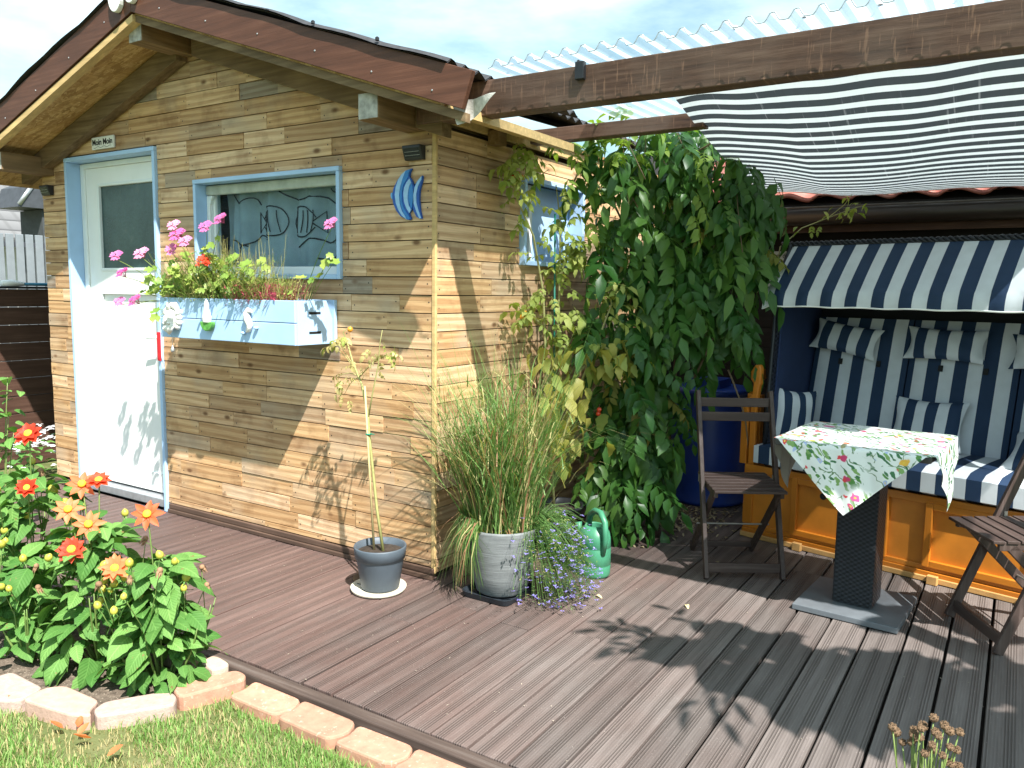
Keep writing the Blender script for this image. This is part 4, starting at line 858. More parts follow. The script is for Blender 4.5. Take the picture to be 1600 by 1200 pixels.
# awning
def awn(u, v):
    x = .062+u*(KW-.124); 
    if v < .72: t = v/.72; y = .262-.255*t-.006*math.sin(t*math.pi); z = 1.735-.262*t+.002*math.sin(t*math.pi)
    else: t = (v-.72)/.28; y = .007-.022*math.sin(t*1.9)+.004*math.sin(x*19)*t; z = 1.473-.088*t+.002*math.sin(x*23)*t
    e = max(0, .05-u*1.94)/.05+max(0, .05-(1-u)*1.94)/.05
    inset = .055*(1-v)*(1 if True else 0); x += inset*(1-2*u) if False else (.04*(1-v)*(1-u*2)*abs(1-2*u)**3)
    return (x, y-.006*math.sin(x*45)*(v > .72), z-.02*e*v*v)
q = MB(); q.grid(awn, 120, 26); aw = q.build('awning', stripe_mat('awning_stripe', NAVY, WHT, PER, 0, .5, .6, .12, 200, phase=.08), kz, smooth=True)
q = MB(); q.tube([awn(u, 1) for u in np.linspace(0, 1, 100)], .005, 5); q.build('hem', mWhite, aw, smooth=True)
q = MB(); q.grid(lambda u, v: (.064+.03*(1-v), .262-.26*v+u*(.10+.25*v)*.5, 1.735-.33*v+u*.0), 4, 10, uv=False); q.build('awning_side', simple('awning_white', WHT, .7), aw)
# seat cushions
def cushion(nm, x0, x1, y0, y1, z0, z1, mat, par, puff=.012, rot=None, loc=None):
    q = MB(); nx, ny = 16, 10
    def f_(u, v, s_):
        p_ = lambda t: min(1, (1-abs(2*t-1))*5)
        k = math.sqrt(max(0, p_(u)*p_(v))); zc = (z0+z1)/2; return (x0+u*(x1-x0), y0+v*(y1-y0), zc+s_*((z1-z0)/2*(.72+.28*k)+puff*math.sin(math.pi*u)*math.sin(math.pi*v)))
    q.grid(lambda u, v: f_(u, v, 1), nx, ny, uv=False); q.grid(lambda u, v: f_(1-u, v, -1), nx, ny, uv=False)
    def rim(t):
        t *= 4; i = int(min(3.9999, t)); s_ = t-i; return [(s_, 0), (1, s_), (1-s_, 1), (0, 1-s_)][i]
    q.grid(lambda u, v: f_(*rim(u), 2*v-1) if True else None, 52, 2, uv=False)
    return q.build(nm, mat, par, smooth=True, rot=rot, loc=loc)
mStrSeat = stripe_mat('seat_stripe', NAVY, WHT, PER, 0, .5, phase=.30)
cw = (KW-.13)/3
cushion('seat_cushion', .066, KW-.066, -.03, .60, KB+.014, KB+.155, mStrSeat, kz, .010)
for i in range(3):
    x0 = .066+i*cw
    q = cushion('back_cushion', 0, cw-.008, 0, .775, -.05, .05, stripe_mat('back_stripe', NAVY, WHT, cw/4.0, 0, .5, phase=.25) if i == 0 else bpy.data.materials['back_stripe'], kz, .008, (R(76), 0, 0), (x0+.004, .60, .55))
    for sx_ in (.32, .72):
        s_ = MB(); s_.box(-.012, .012, -.003, .003, -.018, .018); s_.build('strap', mDark, q, loc=(cw*sx_, .49, .0665), rot=(R(90), 0, 0))
# loose pillows
def pillow(label, loc, rot, w_, h_, t_, phase=0, per=.12, mirror=None):
    o = thing('striped_pillow', label, 'pillow', loc, 0, 'navy and white pillows in the beach chair'); o.rotation_euler = rot
    q = MB(); n = 18
    def f_(u, v, s_):
        a, b = 2*u-1, 2*v-1; k = max(0, (1-abs(a)**2.6)*(1-abs(b)**2.6))**.5
        pin = 1-.10*(a*a*(1-b*b)+b*b*(1-a*a)); ear = 1+.04*(a*a*b*b)
        return (a*w_/2*pin*ear, b*h_/2*pin*ear, s_*t_/2*k+.004*math.sin(a*7+b*5)*k)
    q.grid(lambda u, v: f_(u, v, 1), n, n, uv=False); q.grid(lambda u, v: f_(1-u, v, -1), n, n, uv=False)
    q.build('cover', stripe_mat('pillow_stripe', NAVY, WHT, per, 0, .5, phase=phase), o, smooth=True)
    return o
K = kz.matrix_basis if False else Matrix.Translation((1.07, 1.655, 0)) @ Matrix.Rotation(R(-13), 4, 'Z')
def KP(x, y, z): return K @ Vector((x, y, z))
rz = R(-13)
pillow('striped neck pillow at the left end of the beach chair back', KP(.29, .63, 1.185), (R(70), R(9), rz), .40, .19, .10, .2)
pillow('striped neck pillow hung in the middle of the beach chair back', KP(.86, .635, 1.18), (R(72), R(1), rz), .42, .19, .10, .3)
pillow('striped neck pillow at the right edge of the picture', KP(1.40, .635, 1.17), (R(72), R(-2), rz), .42, .19, .10, .1)
pillow('striped cushion standing against the left cheek of the beach chair', KP(.175, .24, .735), (R(88), R(6), rz+R(66)), .30, .30, .10, .1, .10)
pillow('low striped cushion leaning on the backrest behind the table', KP(.83, .52, .735), (R(70), R(0), rz), .38, .28, .10, .05, .115)
pillow('plump striped cushion on the seat at the right edge', KP(1.47, .40, .665), (R(25), R(0), rz), .40, .36, .14, .3, .11)

# ------------------------------------------------------------------ plant helpers
def leaf_geo(L, W, n=4, fold=.25, droop=.25, serr=0.0, tip=1.0, seed=0):
    """one leaf along +y from the origin, normal +z"""
    r = random.Random(seed); vs = []; fs = []
    for i in range(n+1):
        t = i/n; w_ = W*.5*(math.sin(math.pi*min(1, t**.75*1.0))**.8)*(1 if i not in (0, n) else .05)
        if serr and 0 < i < n: w_ *= 1+serr*(1 if i % 2 else -1)
        y = L*t*(1-.10*droop*t); z = -droop*L*t*t
        vs += [(-w_, y-.05*L*(serr > 0), z+fold*w_), (0, y, z), (w_, y-.05*L*(serr > 0), z+fold*w_)]
    for i in range(n):
        a = i*3; fs += [(a, a+1, a+4, a+3), (a+1, a+2, a+5, a+4)]
    return vs, fs
def leaf_mesh(name, mat, *a, **k):
    m = MB(); m.add(*leaf_geo(*a, **k)); return m.mesh(name, mat, True)
def xf(vs, loc, yaw, pitch, roll=0, s=1):
    """aim +y of a leaf along (yaw,pitch)"""
    M_ = Matrix.Translation(loc) @ Matrix.Rotation(yaw, 4, 'Z') @ Matrix.Rotation(pitch, 4, 'X') @ Matrix.Rotation(roll, 4, 'Y') @ Matrix.Scale(s, 4)
    return [tuple(M_ @ Vector(v)) for v in vs]
def curve3(a, b, sag=0, n=6, bow=(0,0,0)):
    a, b, w_ = Vector(a), Vector(b), Vector(bow)
    return [a.lerp(b, i/n)+w_*math.sin(math.pi*i/n)+Vector((0, 0, -sag*math.sin(math.pi*i/n))) for i in range(n+1)]

mDL = leaf_mat('dahlia_leaf', (.055, .16, .028), (.14, .27, .06), .25, .5, .35); mDS = leaf_mat('dahlia_stem', (.12, .20, .05), (.20, .27, .08), .1)
mRedP = leaf_mat('red_petal', (.60, .035, .015), (.74, .085, .035), .35, .5, .3); mOrgP = leaf_mat('orange_petal', (.72, .11, .035), (.80, .22, .09), .35, .5, .3)
mYel = simple('yellow_disc', (.72, .42, .03), .7, .2, 80, .5); mBud = leaf_mat('yellow_bud', (.38, .38, .05), (.52, .48, .08), .2); mWilt = simple('wilted_petal', (.26, .15, .085), .9, .4, 40, .5)
def veined(name, c, c2):
    N = NT(name); oi = N.n('ObjectInfo'); t = N.n('TexCoord'); sp = N.n('SeparateXYZ'); N.l(t.outputs['Object'], sp.inputs[0]); ax = N.math('ABSOLUTE', sp.outputs[0])
    f = N.noise(N.coord(rnd=True), 22, 4); r_ = N.math('ADD', N.math('MULTIPLY', oi.outputs['Random'], .7), N.math('MULTIPLY', f, .55)); col = N.ramp(r_, [(.2, c), (.95, c2)])
    sv = N.math('SINE', N.math('MULTIPLY', N.math('SUBTRACT', sp.outputs[1], N.math('MULTIPLY', ax, .9)), 420.0))
    v = N.math('MAXIMUM', N.ramp(ax, [(.0008, (.8,.8,.8)), (.0020, (0,0,0))]), N.ramp(sv, [(.90, (0,0,0)), (1.0, (.45,.45,.45))])); col = N.mix(v, col, N.mix(1.0, col, (1.7, 1.5, 1.7), 'MULTIPLY'))
    hole = N.ramp(N.noise(N.coord(rnd=True), 30, 2), [(.70, (0,0,0)), (.74, (1,1,1))]); col = N.mix(hole, col, (.20, .16, .06)); N.base(col); N.rough(.62, .22); N.bump(sv, .3, .002)
    tr = N.n('BsdfTranslucent'); N.l(N.mix(1.0, col, (1.2, 1.3, .55), 'MULTIPLY'), tr.inputs[0]); ms = N.n('MixShader'); ms.inputs[0].default_value = .25; N.l(N.p.outputs[0], ms.inputs[1]); N.l(tr.outputs[0], ms.inputs[2]); N.l(ms.outputs[0], N.out.inputs[0]); return N.m
mDL = veined('dahlia_leaf_veined', (.050, .15, .028), (.14, .28, .070))
DLV = [leaf_mesh('leaf', mDL, .115, .075, 9, .20, .35, .045, seed=1), leaf_mesh('leaf', mDL, .095, .058, 9, .3, .25, .05), leaf_mesh('leaf', mDL, .13, .088, 9, .12, .5, .04)]
def flower_mesh(mat, n=9, L=.052, W=.026, cup=.25, dbl=True):
    m = MB()
    for layer in range(2 if dbl else 1):
        for k in range(n-layer):
            vs, fs = leaf_geo(L*(1-.15*layer)*rng.uniform(.9, 1.05), W, 4, .35, .12)
            m.add(xf(vs, (0, 0, .004*layer), 2*math.pi*(k+.5*layer)/(n-layer)+rng.uniform(-.1, .1), cup+.25*layer), fs, 0)
    return m.mesh('flower', mat, True)
FR = [flower_mesh(mRedP, 8, .052, .030, .2), flower_mesh(mRedP, 8, .050, .028, .5)]; FO = [flower_mesh(mOrgP, 8, .062, .027, .1, False), flower_mesh(mOrgP, 8, .056, .026, .25)]
disc = MB(); disc.lathe([(.014, 0), (.016, .005), (.012, .011), (.006, .013), (.0005, .0135)], (0,0,0), 12); disc = disc.mesh('disc', mYel, True)
budm = MB(); budm.lathe([(.001, -.012), (.009, -.009), (.0135, .0), (.012, .010), (.006, .017), (.0005, .020)], (0,0,0), 10)
for k in range(6): budm.add(xf(leaf_geo(.020, .006, 2, .1, .6)[0], (0, 0, -.008), k*1.047, -.1), leaf_geo(.020, .006, 2, .1, .6)[1], 1)
budm = budm.mesh('bud', [mBud, mDL], True)
wiltm = MB()
for k in range(9): vs, fs = leaf_geo(.026, .010, 3, .5, 1.2); wiltm.add(xf(vs, (0,0,0), k*.7, -.5+.15*(k % 3)), fs)
wiltm.ball((0, 0, -.004), .012, 8, 5); wiltm = wiltm.mesh('wilted_head', mWilt, True)
SV = SUN
def aim(n):
    return Vector(n).to_track_quat('Z', 'Y').to_euler()
def dahlia(label, base, R0, H, nst, nlv, flowers, nbud, nwilt, seed):
    r = random.Random(seed); B = Vector(base); o = thing('dahlia_plant', label, 'plant', base, 0, 'dahlias in the flower bed')
    m = MB(); tips = []
    for k in range(nst):
        a = r.uniform(0, 6.283); q = r.uniform(.25, 1)*R0; t = Vector((q*math.cos(a), q*math.sin(a), H*r.uniform(.50, .86)*(1-.25*q/R0))); tips.append(t)
        m.tube(curve3((t.x*.12, t.y*.12, -.02), t, 0, 5, (t.x*.15, t.y*.15, 0)), [.006, .005, .0045, .004, .003, .002], 5)
    heads = []
    for (p_, kind, nrm) in flowers:
        h = Vector(p_)+Vector((.83, -.48, .27))*.14-B; m.tube(curve3((h.x*.35, h.y*.35, h.z*.45), h-Vector(nrm).normalized()*.004, 0, 5, (0, 0, .01)), .0028, 5); heads.append((h, kind, nrm))
    extra = []
    for k in range(nbud+nwilt):
        t = r.choice(tips); a = r.uniform(0, 6.283); h = t+Vector((math.cos(a)*.06+.06, math.sin(a)*.06-.035, r.uniform(.08, .22)))
        m.tube(curve3(t*.8, h, 0, 3), .002, 4); extra.append((h, k < nbud))
    m.build('stem', mDS, o, smooth=True)
    for k in range(nlv):
        a = r.uniform(0, 6.283); zz = H*(.05+.97*r.random()**.9); rad = R0*(1.06-.42*(zz/H)**1.4)*math.sqrt(r.uniform(.18, 1))
        p_ = Vector((rad*math.cos(a), rad*math.sin(a), zz)); 
        if B.x+p_.x > -.02 and B.y+p_.y < -1.50: continue
        yaw = a-math.pi/2+r.uniform(-.7, .7)
        inst('leaf', r.choice(DLV), o, loc=p_-Vector((math.cos(a), math.sin(a), 0))*.05, rot=(r.uniform(-.85, .45)+.25*(zz/H), r.uniform(-.6, .6), yaw), scale=r.uniform(.45, .95))
    for h, kind, nrm in heads:
        f_ = inst('flower', (FR if kind == 'r' else FO)[r.randint(0, 1)], o, loc=h, rot=aim(nrm), scale=r.uniform(.95, 1.15)); inst('disc', disc, f_, loc=(0, 0, .004))
    for h, isb in extra: inst('bud' if isb else 'wilted_head', budm if isb else wiltm, o, loc=h, rot=(r.uniform(-.5, .5), r.uniform(-.5, .5), r.uniform(0, 6)), scale=r.uniform(.8, 1.15))
    return o
V_ = Vector((.62, -.55, .62))
dahlia('dahlia bush with orange star flowers beside the deck edge', (-.22, -1.36, -.03), .20, .47, 14, 250, [((-.404, -1.42, .395), 'o', V_), ((-.413, -1.28, .562), 'o', (.5, -.6, .5))], 14, 5, 1)
dahlia('dahlia bush with orange and red flowers in front of the shed door', (-.56, -1.40, -.03), .23, .56, 16, 270, [((-.63, -1.45, .43), 'r', V_), ((-.735, -1.40, .555), 'o', V_), ((-.634, -1.38, .51), 'o', (.6, -.5, .4)), ((-.846, -1.28, .614), 'o', V_), ((-.778, -1.25, .631), 'r', (.3, -.3, .9))], 14, 5, 2)
dahlia('dahlia bush at the left edge with a red flower on top', (-.98, -1.43, -.03), .26, .70, 16, 280, [((-1.035, -1.38, .811), 'r', (.4, -.6, .7)), ((-.927, -1.45, .62), 'r', V_)], 18, 4, 3)
dahlia('low dahlia growth at the left edge of the bed', (-.80, -1.55, -.03), .15, .42, 9, 70, [], 4, 1, 4)
dahlia('dahlia foliage behind the flower bed at the left edge', (-1.42, -1.35, -.03), .24, .66, 10, 60, [], 7, 1, 5)
# white phlox next to the shed
ph_ = thing('white_flower_bush', 'low bush of white blossoms beside the left shed corner', 'plant', (-3.82, .12, -.04)); m = MB(); r = random.Random(5)
for k in range(70):
    a, q = r.uniform(0, 6.28), math.sqrt(r.random()); c = Vector((.30*q*math.cos(a), .26*q*math.sin(a), .40*(1-.5*q*q)+r.uniform(-.10, .04)))
    for j in range(5): vs, fs = leaf_geo(.030, .026, 2, .1, .1); m.add(xf(vs, c, j*1.2566+k, r.uniform(-.2, .5)), fs)
m.build('blossom', simple('white_petal', (.72, .74, .74), .7, .08), ph_)
for k in range(45):
    a, q = r.uniform(0, 6.28), math.sqrt(r.random()); inst('leaf', DLV[1], ph_, loc=(.3*q*math.cos(a), .28*q*math.sin(a), r.uniform(.05, .32)), rot=(r.uniform(-.4, .4), 0, a), scale=.8)
lf = thing('leafy_branch', 'green leafy branch reaching in at the left edge before the dark fence', 'plant', (-2.42, -.86, -.055)); m = MB(); r = random.Random(8); ends = []
for (dx, dy, dz) in ((.02, .04, .98), (.05, .02, .78), (-.05, -.06, .85), (.03, .05, .66), (-.1, -.05, .9)): m.tube(curve3((0, 0, 0), (dx, dy, dz), 0, 6, (-.03, 0, 0)), [.008, .007, .006, .005, .004, .003, .002], 5); ends.append(Vector((dx, dy, dz)))
m.build('stem', mDS, lf, smooth=True)
for e in ends:
    for k in range(9): a = r.uniform(0, 6.28); inst('leaf', DLV[1], lf, loc=e*r.uniform(.72, 1.0)+Vector((r.uniform(-.06, .06), r.uniform(-.06, .06), 0)), rot=(r.uniform(-.5, .3), r.uniform(-.5, .5), a), scale=r.uniform(.7, 1.0))
# ------------------------------------------------------------------ flowers in the planter box
mGer = leaf_mat('geranium_leaf', (.15, .28, .045), (.34, .42, .09), .3); mPinkP = leaf_mat('pink_petal', (.62, .10, .40), (.82, .40, .66), .35); mRed2 = leaf_mat('scarlet_petal', (.72, .04, .02), (.80, .10, .05), .3); mDry = leaf_mat('dry_stalk', (.34, .32, .11), (.48, .44, .18), .25); mPurp = leaf_mat('purple_red_foliage', (.38, .05, .11), (.55, .13, .17), .3); mLob = leaf_mat('lobelia_petal', (.16, .13, .55), (.32, .27, .72), .3)
def geranium_leaf():
    m = MB(); n = 14; vs = [(0, 0, 0)]
    for k in range(n): t = -2.6+5.2*k/(n-1); rr = .034*(1+.14*math.cos(k*2.4)); vs.append((rr*math.sin(t), rr*math.cos(t)+.006, .008+.004*math.cos(k*2.4)))
    m.add(vs, [(0, k, k+1) for k in range(1, n)]); return m.mesh('leaf', mGer, True)
GL = geranium_leaf()
def umbel(mat, n=16, R0=.030):
    m = MB(); r = random.Random(n)
    for k in range(n):
        a, q = r.uniform(0, 6.28), math.sqrt(r.random()); c = Vector((R0*q*math.cos(a), R0*q*math.sin(a), .020*(1-q*q)+r.uniform(-.004, .004)))
        for j in range(4): vs, fs = leaf_geo(.019, .014, 2, .1, .1); m.add(xf(vs, c, j*1.57+k, .25), fs)
        m.tube([(0, 0, -.03), c], .0008, 3, cap=False)
    return m.mesh('flower_head', mat, True)
UP, UR = umbel(mPinkP, 18, .034), umbel(mRed2, 20, .036)
def ger(label, base, heads, mesh, leaves, seed, mstem=mGer, grp='geraniums in the planter box'):
    r = random.Random(seed); o = thing('geranium_plant', label, 'plant', base, 0, grp); B = Vector(base); m = MB()
    for p_ in heads:
        h = Vector(p_)-B; m.tube(curve3((r.uniform(-.03, .03), 0, -.01), h-Vector((0, 0, .02)), -.03, 6), [.003, .0028, .0025, .002, .002, .0018, .0016], 4); inst('flower_head', mesh, o, loc=h, rot=aim((.3+r.uniform(-.3, .3), -.7, .5+r.uniform(-.2, .3))), scale=r.uniform(.85, 1.15))
    for p_ in leaves:
        h = Vector(p_)-B; m.tube(curve3((h.x*.3, h.y*.3, h.z*.2), h, -.01, 4), .0015, 4); inst('leaf', GL, o, loc=h, rot=(R(50)+r.uniform(-.7, .6), r.uniform(-.5, .5), r.uniform(-.9, 1.1)), scale=r.uniform(.45, 1.0))
    m.build('stem', mstem, o, smooth=True); return o
r = random.Random(31)
def cloud(c, s_, n): return [(c[0]+r.gauss(0, s_[0]), c[1]+r.gauss(0, s_[1]), c[2]+abs(r.gauss(0, s_[2]))) for _ in range(n)]
ger('pink geranium trailing over the left end of the planter toward the door', (-1.68, -.19, 1.34), [(-2.14, -.3, 1.62), (-1.89, -.3, 1.63), (-2.085, -.3, 1.52), (-1.97, -.3, 1.36), (-2.16, -.28, 1.35)], UP, cloud((-1.74, -.26, 1.40), (.08, .03, .05), 46)+[(-1.87, -.27, 1.40), (-1.75, -.32, 1.30), (-1.74, -.33, 1.26)], 1)
ger('tall pink geranium at the left of the window', (-1.50, -.17, 1.34), [(-1.61, -.3, 1.65), (-1.485, -.3, 1.69), (-1.58, -.3, 1.78), (-1.55, -.3, 1.726), (-1.306, -.3, 1.764), (-1.183, -.3, 1.80)], UP, cloud((-1.5, -.25, 1.42), (.13, .05, .10), 64)+[(-1.30, -.3, 1.62), (-1.27, -.3, 1.66), (-1.25, -.27, 1.70)], 2)
ger('scarlet geranium in the middle of the planter', (-1.34, -.18, 1.34), [(-1.336, -.3, 1.585)], UR, cloud((-1.25, -.25, 1.42), (.14, .04, .10), 60), 3)
ger('pink geranium shoot at the right end of the planter by the window', (-.74, -.16, 1.34), [(-.42, -.26, 1.755)], UP, [(-.646, -.25, 1.496), (-.56, -.26, 1.48), (-.53, -.25, 1.50), (-.445, -.25, 1.60), (-.43, -.24, 1.57), (-.47, -.25, 1.56), (-.70, -.27, 1.42)], 4)
pt = thing('planter_undergrowth', 'dense dry stalks, lobelia and red foliage filling the planter box', 'plant', (-1.2, -.15, 1.335)); m = MB()
for k in range(1500):
    x = r.uniform(-.52, .40) if k % 7 else r.uniform(-.52, .44); y = r.uniform(-.13, .09); h = r.uniform(.06, .31)*(1 if x < .15 else .62); a = r.uniform(0, 6.28); e = Vector((x+math.cos(a)*h*.45, y+math.sin(a)*h*.45-.02, h)); q = 2 if (x > .0 and x < .40 and r.random() < .85 and h < .15) else (0 if r.random() < .55 else 1)
    m.tube([(x, y, 0), Vector((x, y, 0)).lerp(e, .55)+Vector((0, 0, .012)), e], [.0013, .0011, .0005], 3, q, cap=False)
    for j in range(3):
        vs, fs = leaf_geo(.026 if q != 2 else .030, .0085, 2, .2, .3); m.add(xf(vs, Vector((x, y, 0)).lerp(e, .35+.25*j), r.uniform(0, 6.28), r.uniform(-.3, .8)), fs, q)
for k in range(60):
    x = r.uniform(-.2, .28); y = r.uniform(-.1, .06); e = Vector((x+r.uniform(-.06, .08), y, r.uniform(.24, .40))); m.tube([(x, y, 0), Vector((x, y, 0)).lerp(e, .5)+Vector((.01, 0, .01)), e], [.0014, .0012, .0007], 3, 0, cap=False)
    for j in range(3): vs, fs = leaf_geo(.014, .004, 2, .2, .3); m.add(xf(vs, Vector((x, y, 0)).lerp(e, .6+.2*j), r.uniform(0, 6.28), .6), fs, 0)
stuff(m.build('foliage', [mDry, mGer, mPurp], pt))
m = MB()
for k in range(190):
    c = Vector((r.uniform(-.45, .32), r.uniform(-.15, .05), r.uniform(.08, .30)))
    for j in range(3): vs, fs = leaf_geo(.012, .009, 2, .1, .2); m.add(xf(vs, c, j*2.1+k, .2), fs)
stuff(m.build('lobelia_bloom', mLob, pt))
# ------------------------------------------------------------------ tomato in the grey pot
mGrey = simple('anthracite_pot', (.075, .095, .118), .5, .10, 12, .12, .4)
po = thing('flower_pot', 'small anthracite flower pot on the deck before the shed wall', 'pot', (-.125, -.255, .014))
m = MB(); m.lathe([(.001, .002), (.088, .002), (.092, .008), (.114, .145), (.116, .150), (.121, .152), (.127, .205), (.124, .211), (.117, .208), (.112, .17)], (0,0,0), 36); m.build('pot', mGrey, po, smooth=True)
m = MB(); m.lathe([(.114, .178), (.06, .188), (.001, .184)], (0,0,0), 24); m.build('soil', mSoil, po, smooth=True)
sr = thing('pot_saucer', 'cream saucer under the small anthracite pot', 'saucer', (-.13, -.262, .0)); m = MB(); m.lathe([(.001, .012), (.118, .012), (.128, .022), (.135, .022), (.130, .006), (.12, .002), (.001, .002)], (0,0,0), 32); m.build('dish', simple('cream_dish', (.62, .58, .48), .5, .1), sr, smooth=True)
sr = thing('dark_dish', 'flat dark dish lying behind the small pot', 'saucer', (-.235, -.185, .0)); m = MB(); m.lathe([(.001, .004), (.085, .004), (.10, .016), (.104, .015), (.09, .001), (.001, .001)], (0,0,0), 28); m.build('dish', mBlack, sr, smooth=True)
mTomL = leaf_mat('tomato_leaf', (.22, .30, .055), (.42, .45, .13), .35, .55, .3); mTomD = leaf_mat('withered_leaf', (.32, .26, .09), (.48, .42, .19), .3, .7); mTomS = leaf_mat('tomato_stem', (.34, .33, .12), (.42, .40, .18), .1, .6)
mTomR = simple('ripe_tomato', (.62, .06, .02), .25, .1, 8, 0, .5); mTomO = simple('orange_tomato', (.68, .28, .03), .25, .12, 8, 0, .5); mTomG = simple('green_tomato', (.30, .36, .09), .3, .1, 8, 0, .5)
mBam = stain_mat('bamboo', (.50, .40, .20), .75, 2, None, .5)
def tom_leaf(mat, seed):
    r = random.Random(seed); m = MB(); m.tube([(0, 0, 0), (0, .05, .006), (0, .10, -.004)], [.0014, .0011, .0006], 3, cap=False)
    for (y, sx, L_) in ((.035, -1, .042), (.038, 1, .044), (.068, -1, .042), (.07, 1, .040), (.10, 0, .058)):
        vs, fs = leaf_geo(L_, L_*.55, 5, .3, .45, .15, seed=seed); m.add(xf(vs, (0, y, 0), -sx*1.0+r.uniform(-.2, .2), r.uniform(-.4, .1)), fs)
    return m.mesh('leaf', mat, True)
TL = [tom_leaf(mTomL, 1), tom_leaf(mTomL, 2)]; TD = [tom_leaf(mTomD, 3), tom_leaf(mTomD, 4)]
tmt = thing('potted_tomato_plant', 'thin withering tomato plant tied to a cane in the small pot', 'plant', (-.125, -.255, .19)); B = Vector((-.125, -.255, .19)); m = MB()
stem = [(-.10, -.26, .19), (-.14, -.26, .40), (-.186, -.26, .75), (-.193, -.26, .85), (-.233, -.26, .997), (-.30, -.25, 1.10), (-.33, -.25, 1.18), (-.36, -.25, 1.24), (-.31, -.25, 1.27)]
m.tube([Vector(q)-B for q in stem], [.008, .0075, .007, .006, .0055, .005, .004, .003, .002], 6)
sd2 = [(-.193, -.26, .83), (-.165, -.26, .95), (-.125, -.26, 1.10), (-.115, -.26, 1.20), (-.10, -.26, 1.26)]; m.tube([Vector(q)-B for q in sd2], [.004, .0035, .003, .002, .0015], 5)
for e in ((-.42, -.25, 1.16), (-.36, -.25, .93), (-.38, -.27, 1.02), (-.05, -.24, 1.16), (-.43, -.25, 1.20)): m.tube(curve3(Vector((-.25, -.255, 1.03))-B, Vector(e)-B, -.02, 4), [.003, .0025, .002, .0015, .001], 4)
m.build('stem', mTomS, tmt, smooth=True)
m = MB(); m.tube([Vector((-.145, -.275, .18))-B, Vector((-.205, -.268, .99))-B], [.006, .005], 7); m.build('cane', mBam, tmt, smooth=True)
m = MB(); m.lathe([(.012, -.004), (.016, -.002), (.016, .002), (.012, .004)], Vector((-.187, -.262, .76))-B, 10); m.tube([Vector((-.187, -.262, .76))-B, Vector((-.14, -.275, .765))-B], .002, 4); m.build('tie', simple('green_tie', (.01, .22, .13), .5), tmt, smooth=True)
r = random.Random(12)
for k in range(30):
    e = Vector(r.choice([(-.42, -.25, 1.15), (-.36, -.25, .92), (-.33, -.26, 1.02), (-.28, -.26, 1.10), (-.12, -.26, 1.17), (-.08, -.25, 1.15), (-.34, -.25, 1.22), (-.38, -.25, 1.0), (-.42, -.25, 1.2)])); e += Vector((r.gauss(0, .022), r.gauss(0, .015), r.gauss(0, .022)))
    inst('leaf', r.choice(TD+TL[:1]), tmt, loc=e-B, rot=(r.uniform(-1.5, -.2), r.uniform(-.7, .7), r.uniform(0, 6.28)), scale=r.uniform(.42, .75))
m = MB(); m.ball(Vector((-.305, -.26, 1.255))-B, .014, 12, 8); m.build('tomato', mTomO, tmt, smooth=True)
# ------------------------------------------------------------------ large pot with grasses
bp = thing('large_grey_pot', 'large weathered grey pot standing at the shed corner', 'pot', (.375, .055, .012))
def potmat():
    N = NT('weathered_grey'); f = N.noise(N.coord(scale=(1, 1, 5)), 7, 5, .6); N.base(N.ramp(f, [(.3, (.125, .135, .14)), (.7, (.22, .235, .24))])); N.rough(.75, .25); N.bump(N.noise(N.coord(scale=(.5, .5, 14)), 12, 3), .35, .004); return N.m
m = MB(); m.lathe([(.001, .004), (.116, .004), (.124, .012), (.146, .10), (.166, .20), (.184, .318), (.184, .328), (.178, .330), (.170, .30)], (0,0,0), 40); m.build('pot', potmat(), bp, smooth=True)
m = MB(); m.lathe([(.17, .295), (.08, .305), (.001, .30)], (0,0,0), 24); m.build('soil', mSoil, bp, smooth=True)
ty = thing('pot_tray', 'black square plant tray under the large grey pot', 'tray', (.375, .03, 0))
def rsq(h, c, n=5): 
    return [(sx*(h-c)+c*math.cos(t), sy*(h-c)+c*math.sin(t)) for (sx, sy, t0) in ((1, 1, 0), (-1, 1, math.pi/2), (-1, -1, math.pi), (1, -1, 1.5*math.pi)) for t in np.linspace(t0, t0+math.pi/2, n)]
m = MB(); A_ = rsq(.128, .035); B_ = rsq(.138, .04); n = len(A_); m.prism(A_, lambda a, b, d: (a, b, d), .002, .008)
m.add([(x, y, .002) for x, y in A_]+[(x, y, .030) for x, y in B_]+[(x*.97, y*.97, .030) for x, y in B_]+[(x*.96, y*.96, .009) for x, y in A_], [(k*n+i, k*n+(i+1) % n, (k+1)*n+(i+1) % n, (k+1)*n+i) for k in range(3) for i in range(n)]); m.build('tray', simple('tray_black', (.02, .026, .034), .45), ty)
mGrA = leaf_mat('tall_grass_green', (.085, .19, .045), (.25, .36, .12), .3, .5, .35); mGrB = leaf_mat('tall_grass_straw', (.42, .38, .16), (.55, .48, .26), .3, .6); mGrC = leaf_mat('tall_grass_red', (.30, .15, .08), (.42, .24, .13), .3, .6)
gr = thing('ornamental_grass', 'tall ornamental grass with straw blades growing in the large grey pot', 'grass', (.375, .055, .31)); r = random.Random(77); m = MB()
def blade(m, p0, az, H, lean, droop, w_, mi, n=7):
    d = Vector((math.cos(az), math.sin(az), 0)); s_ = Vector((-math.sin(az), math.cos(az), 0)); vs = []
    for i in range(n+1):
        t = i/n; p_ = Vector(p0)+d*(lean*t+droop*t*t*H*.8)+Vector((0, 0, H*(t-droop*t*t*t*.75))); ww = w_*(1-t**2.2)*.5+.0002; tw = s_*math.cos(t*1.6)+d*math.sin(t*1.6)*.4
        vs += [p_-tw*ww, p_+tw*ww]
    m.add(vs, [(2*i, 2*i+1, 2*i+3, 2*i+2) for i in range(n)], mi)
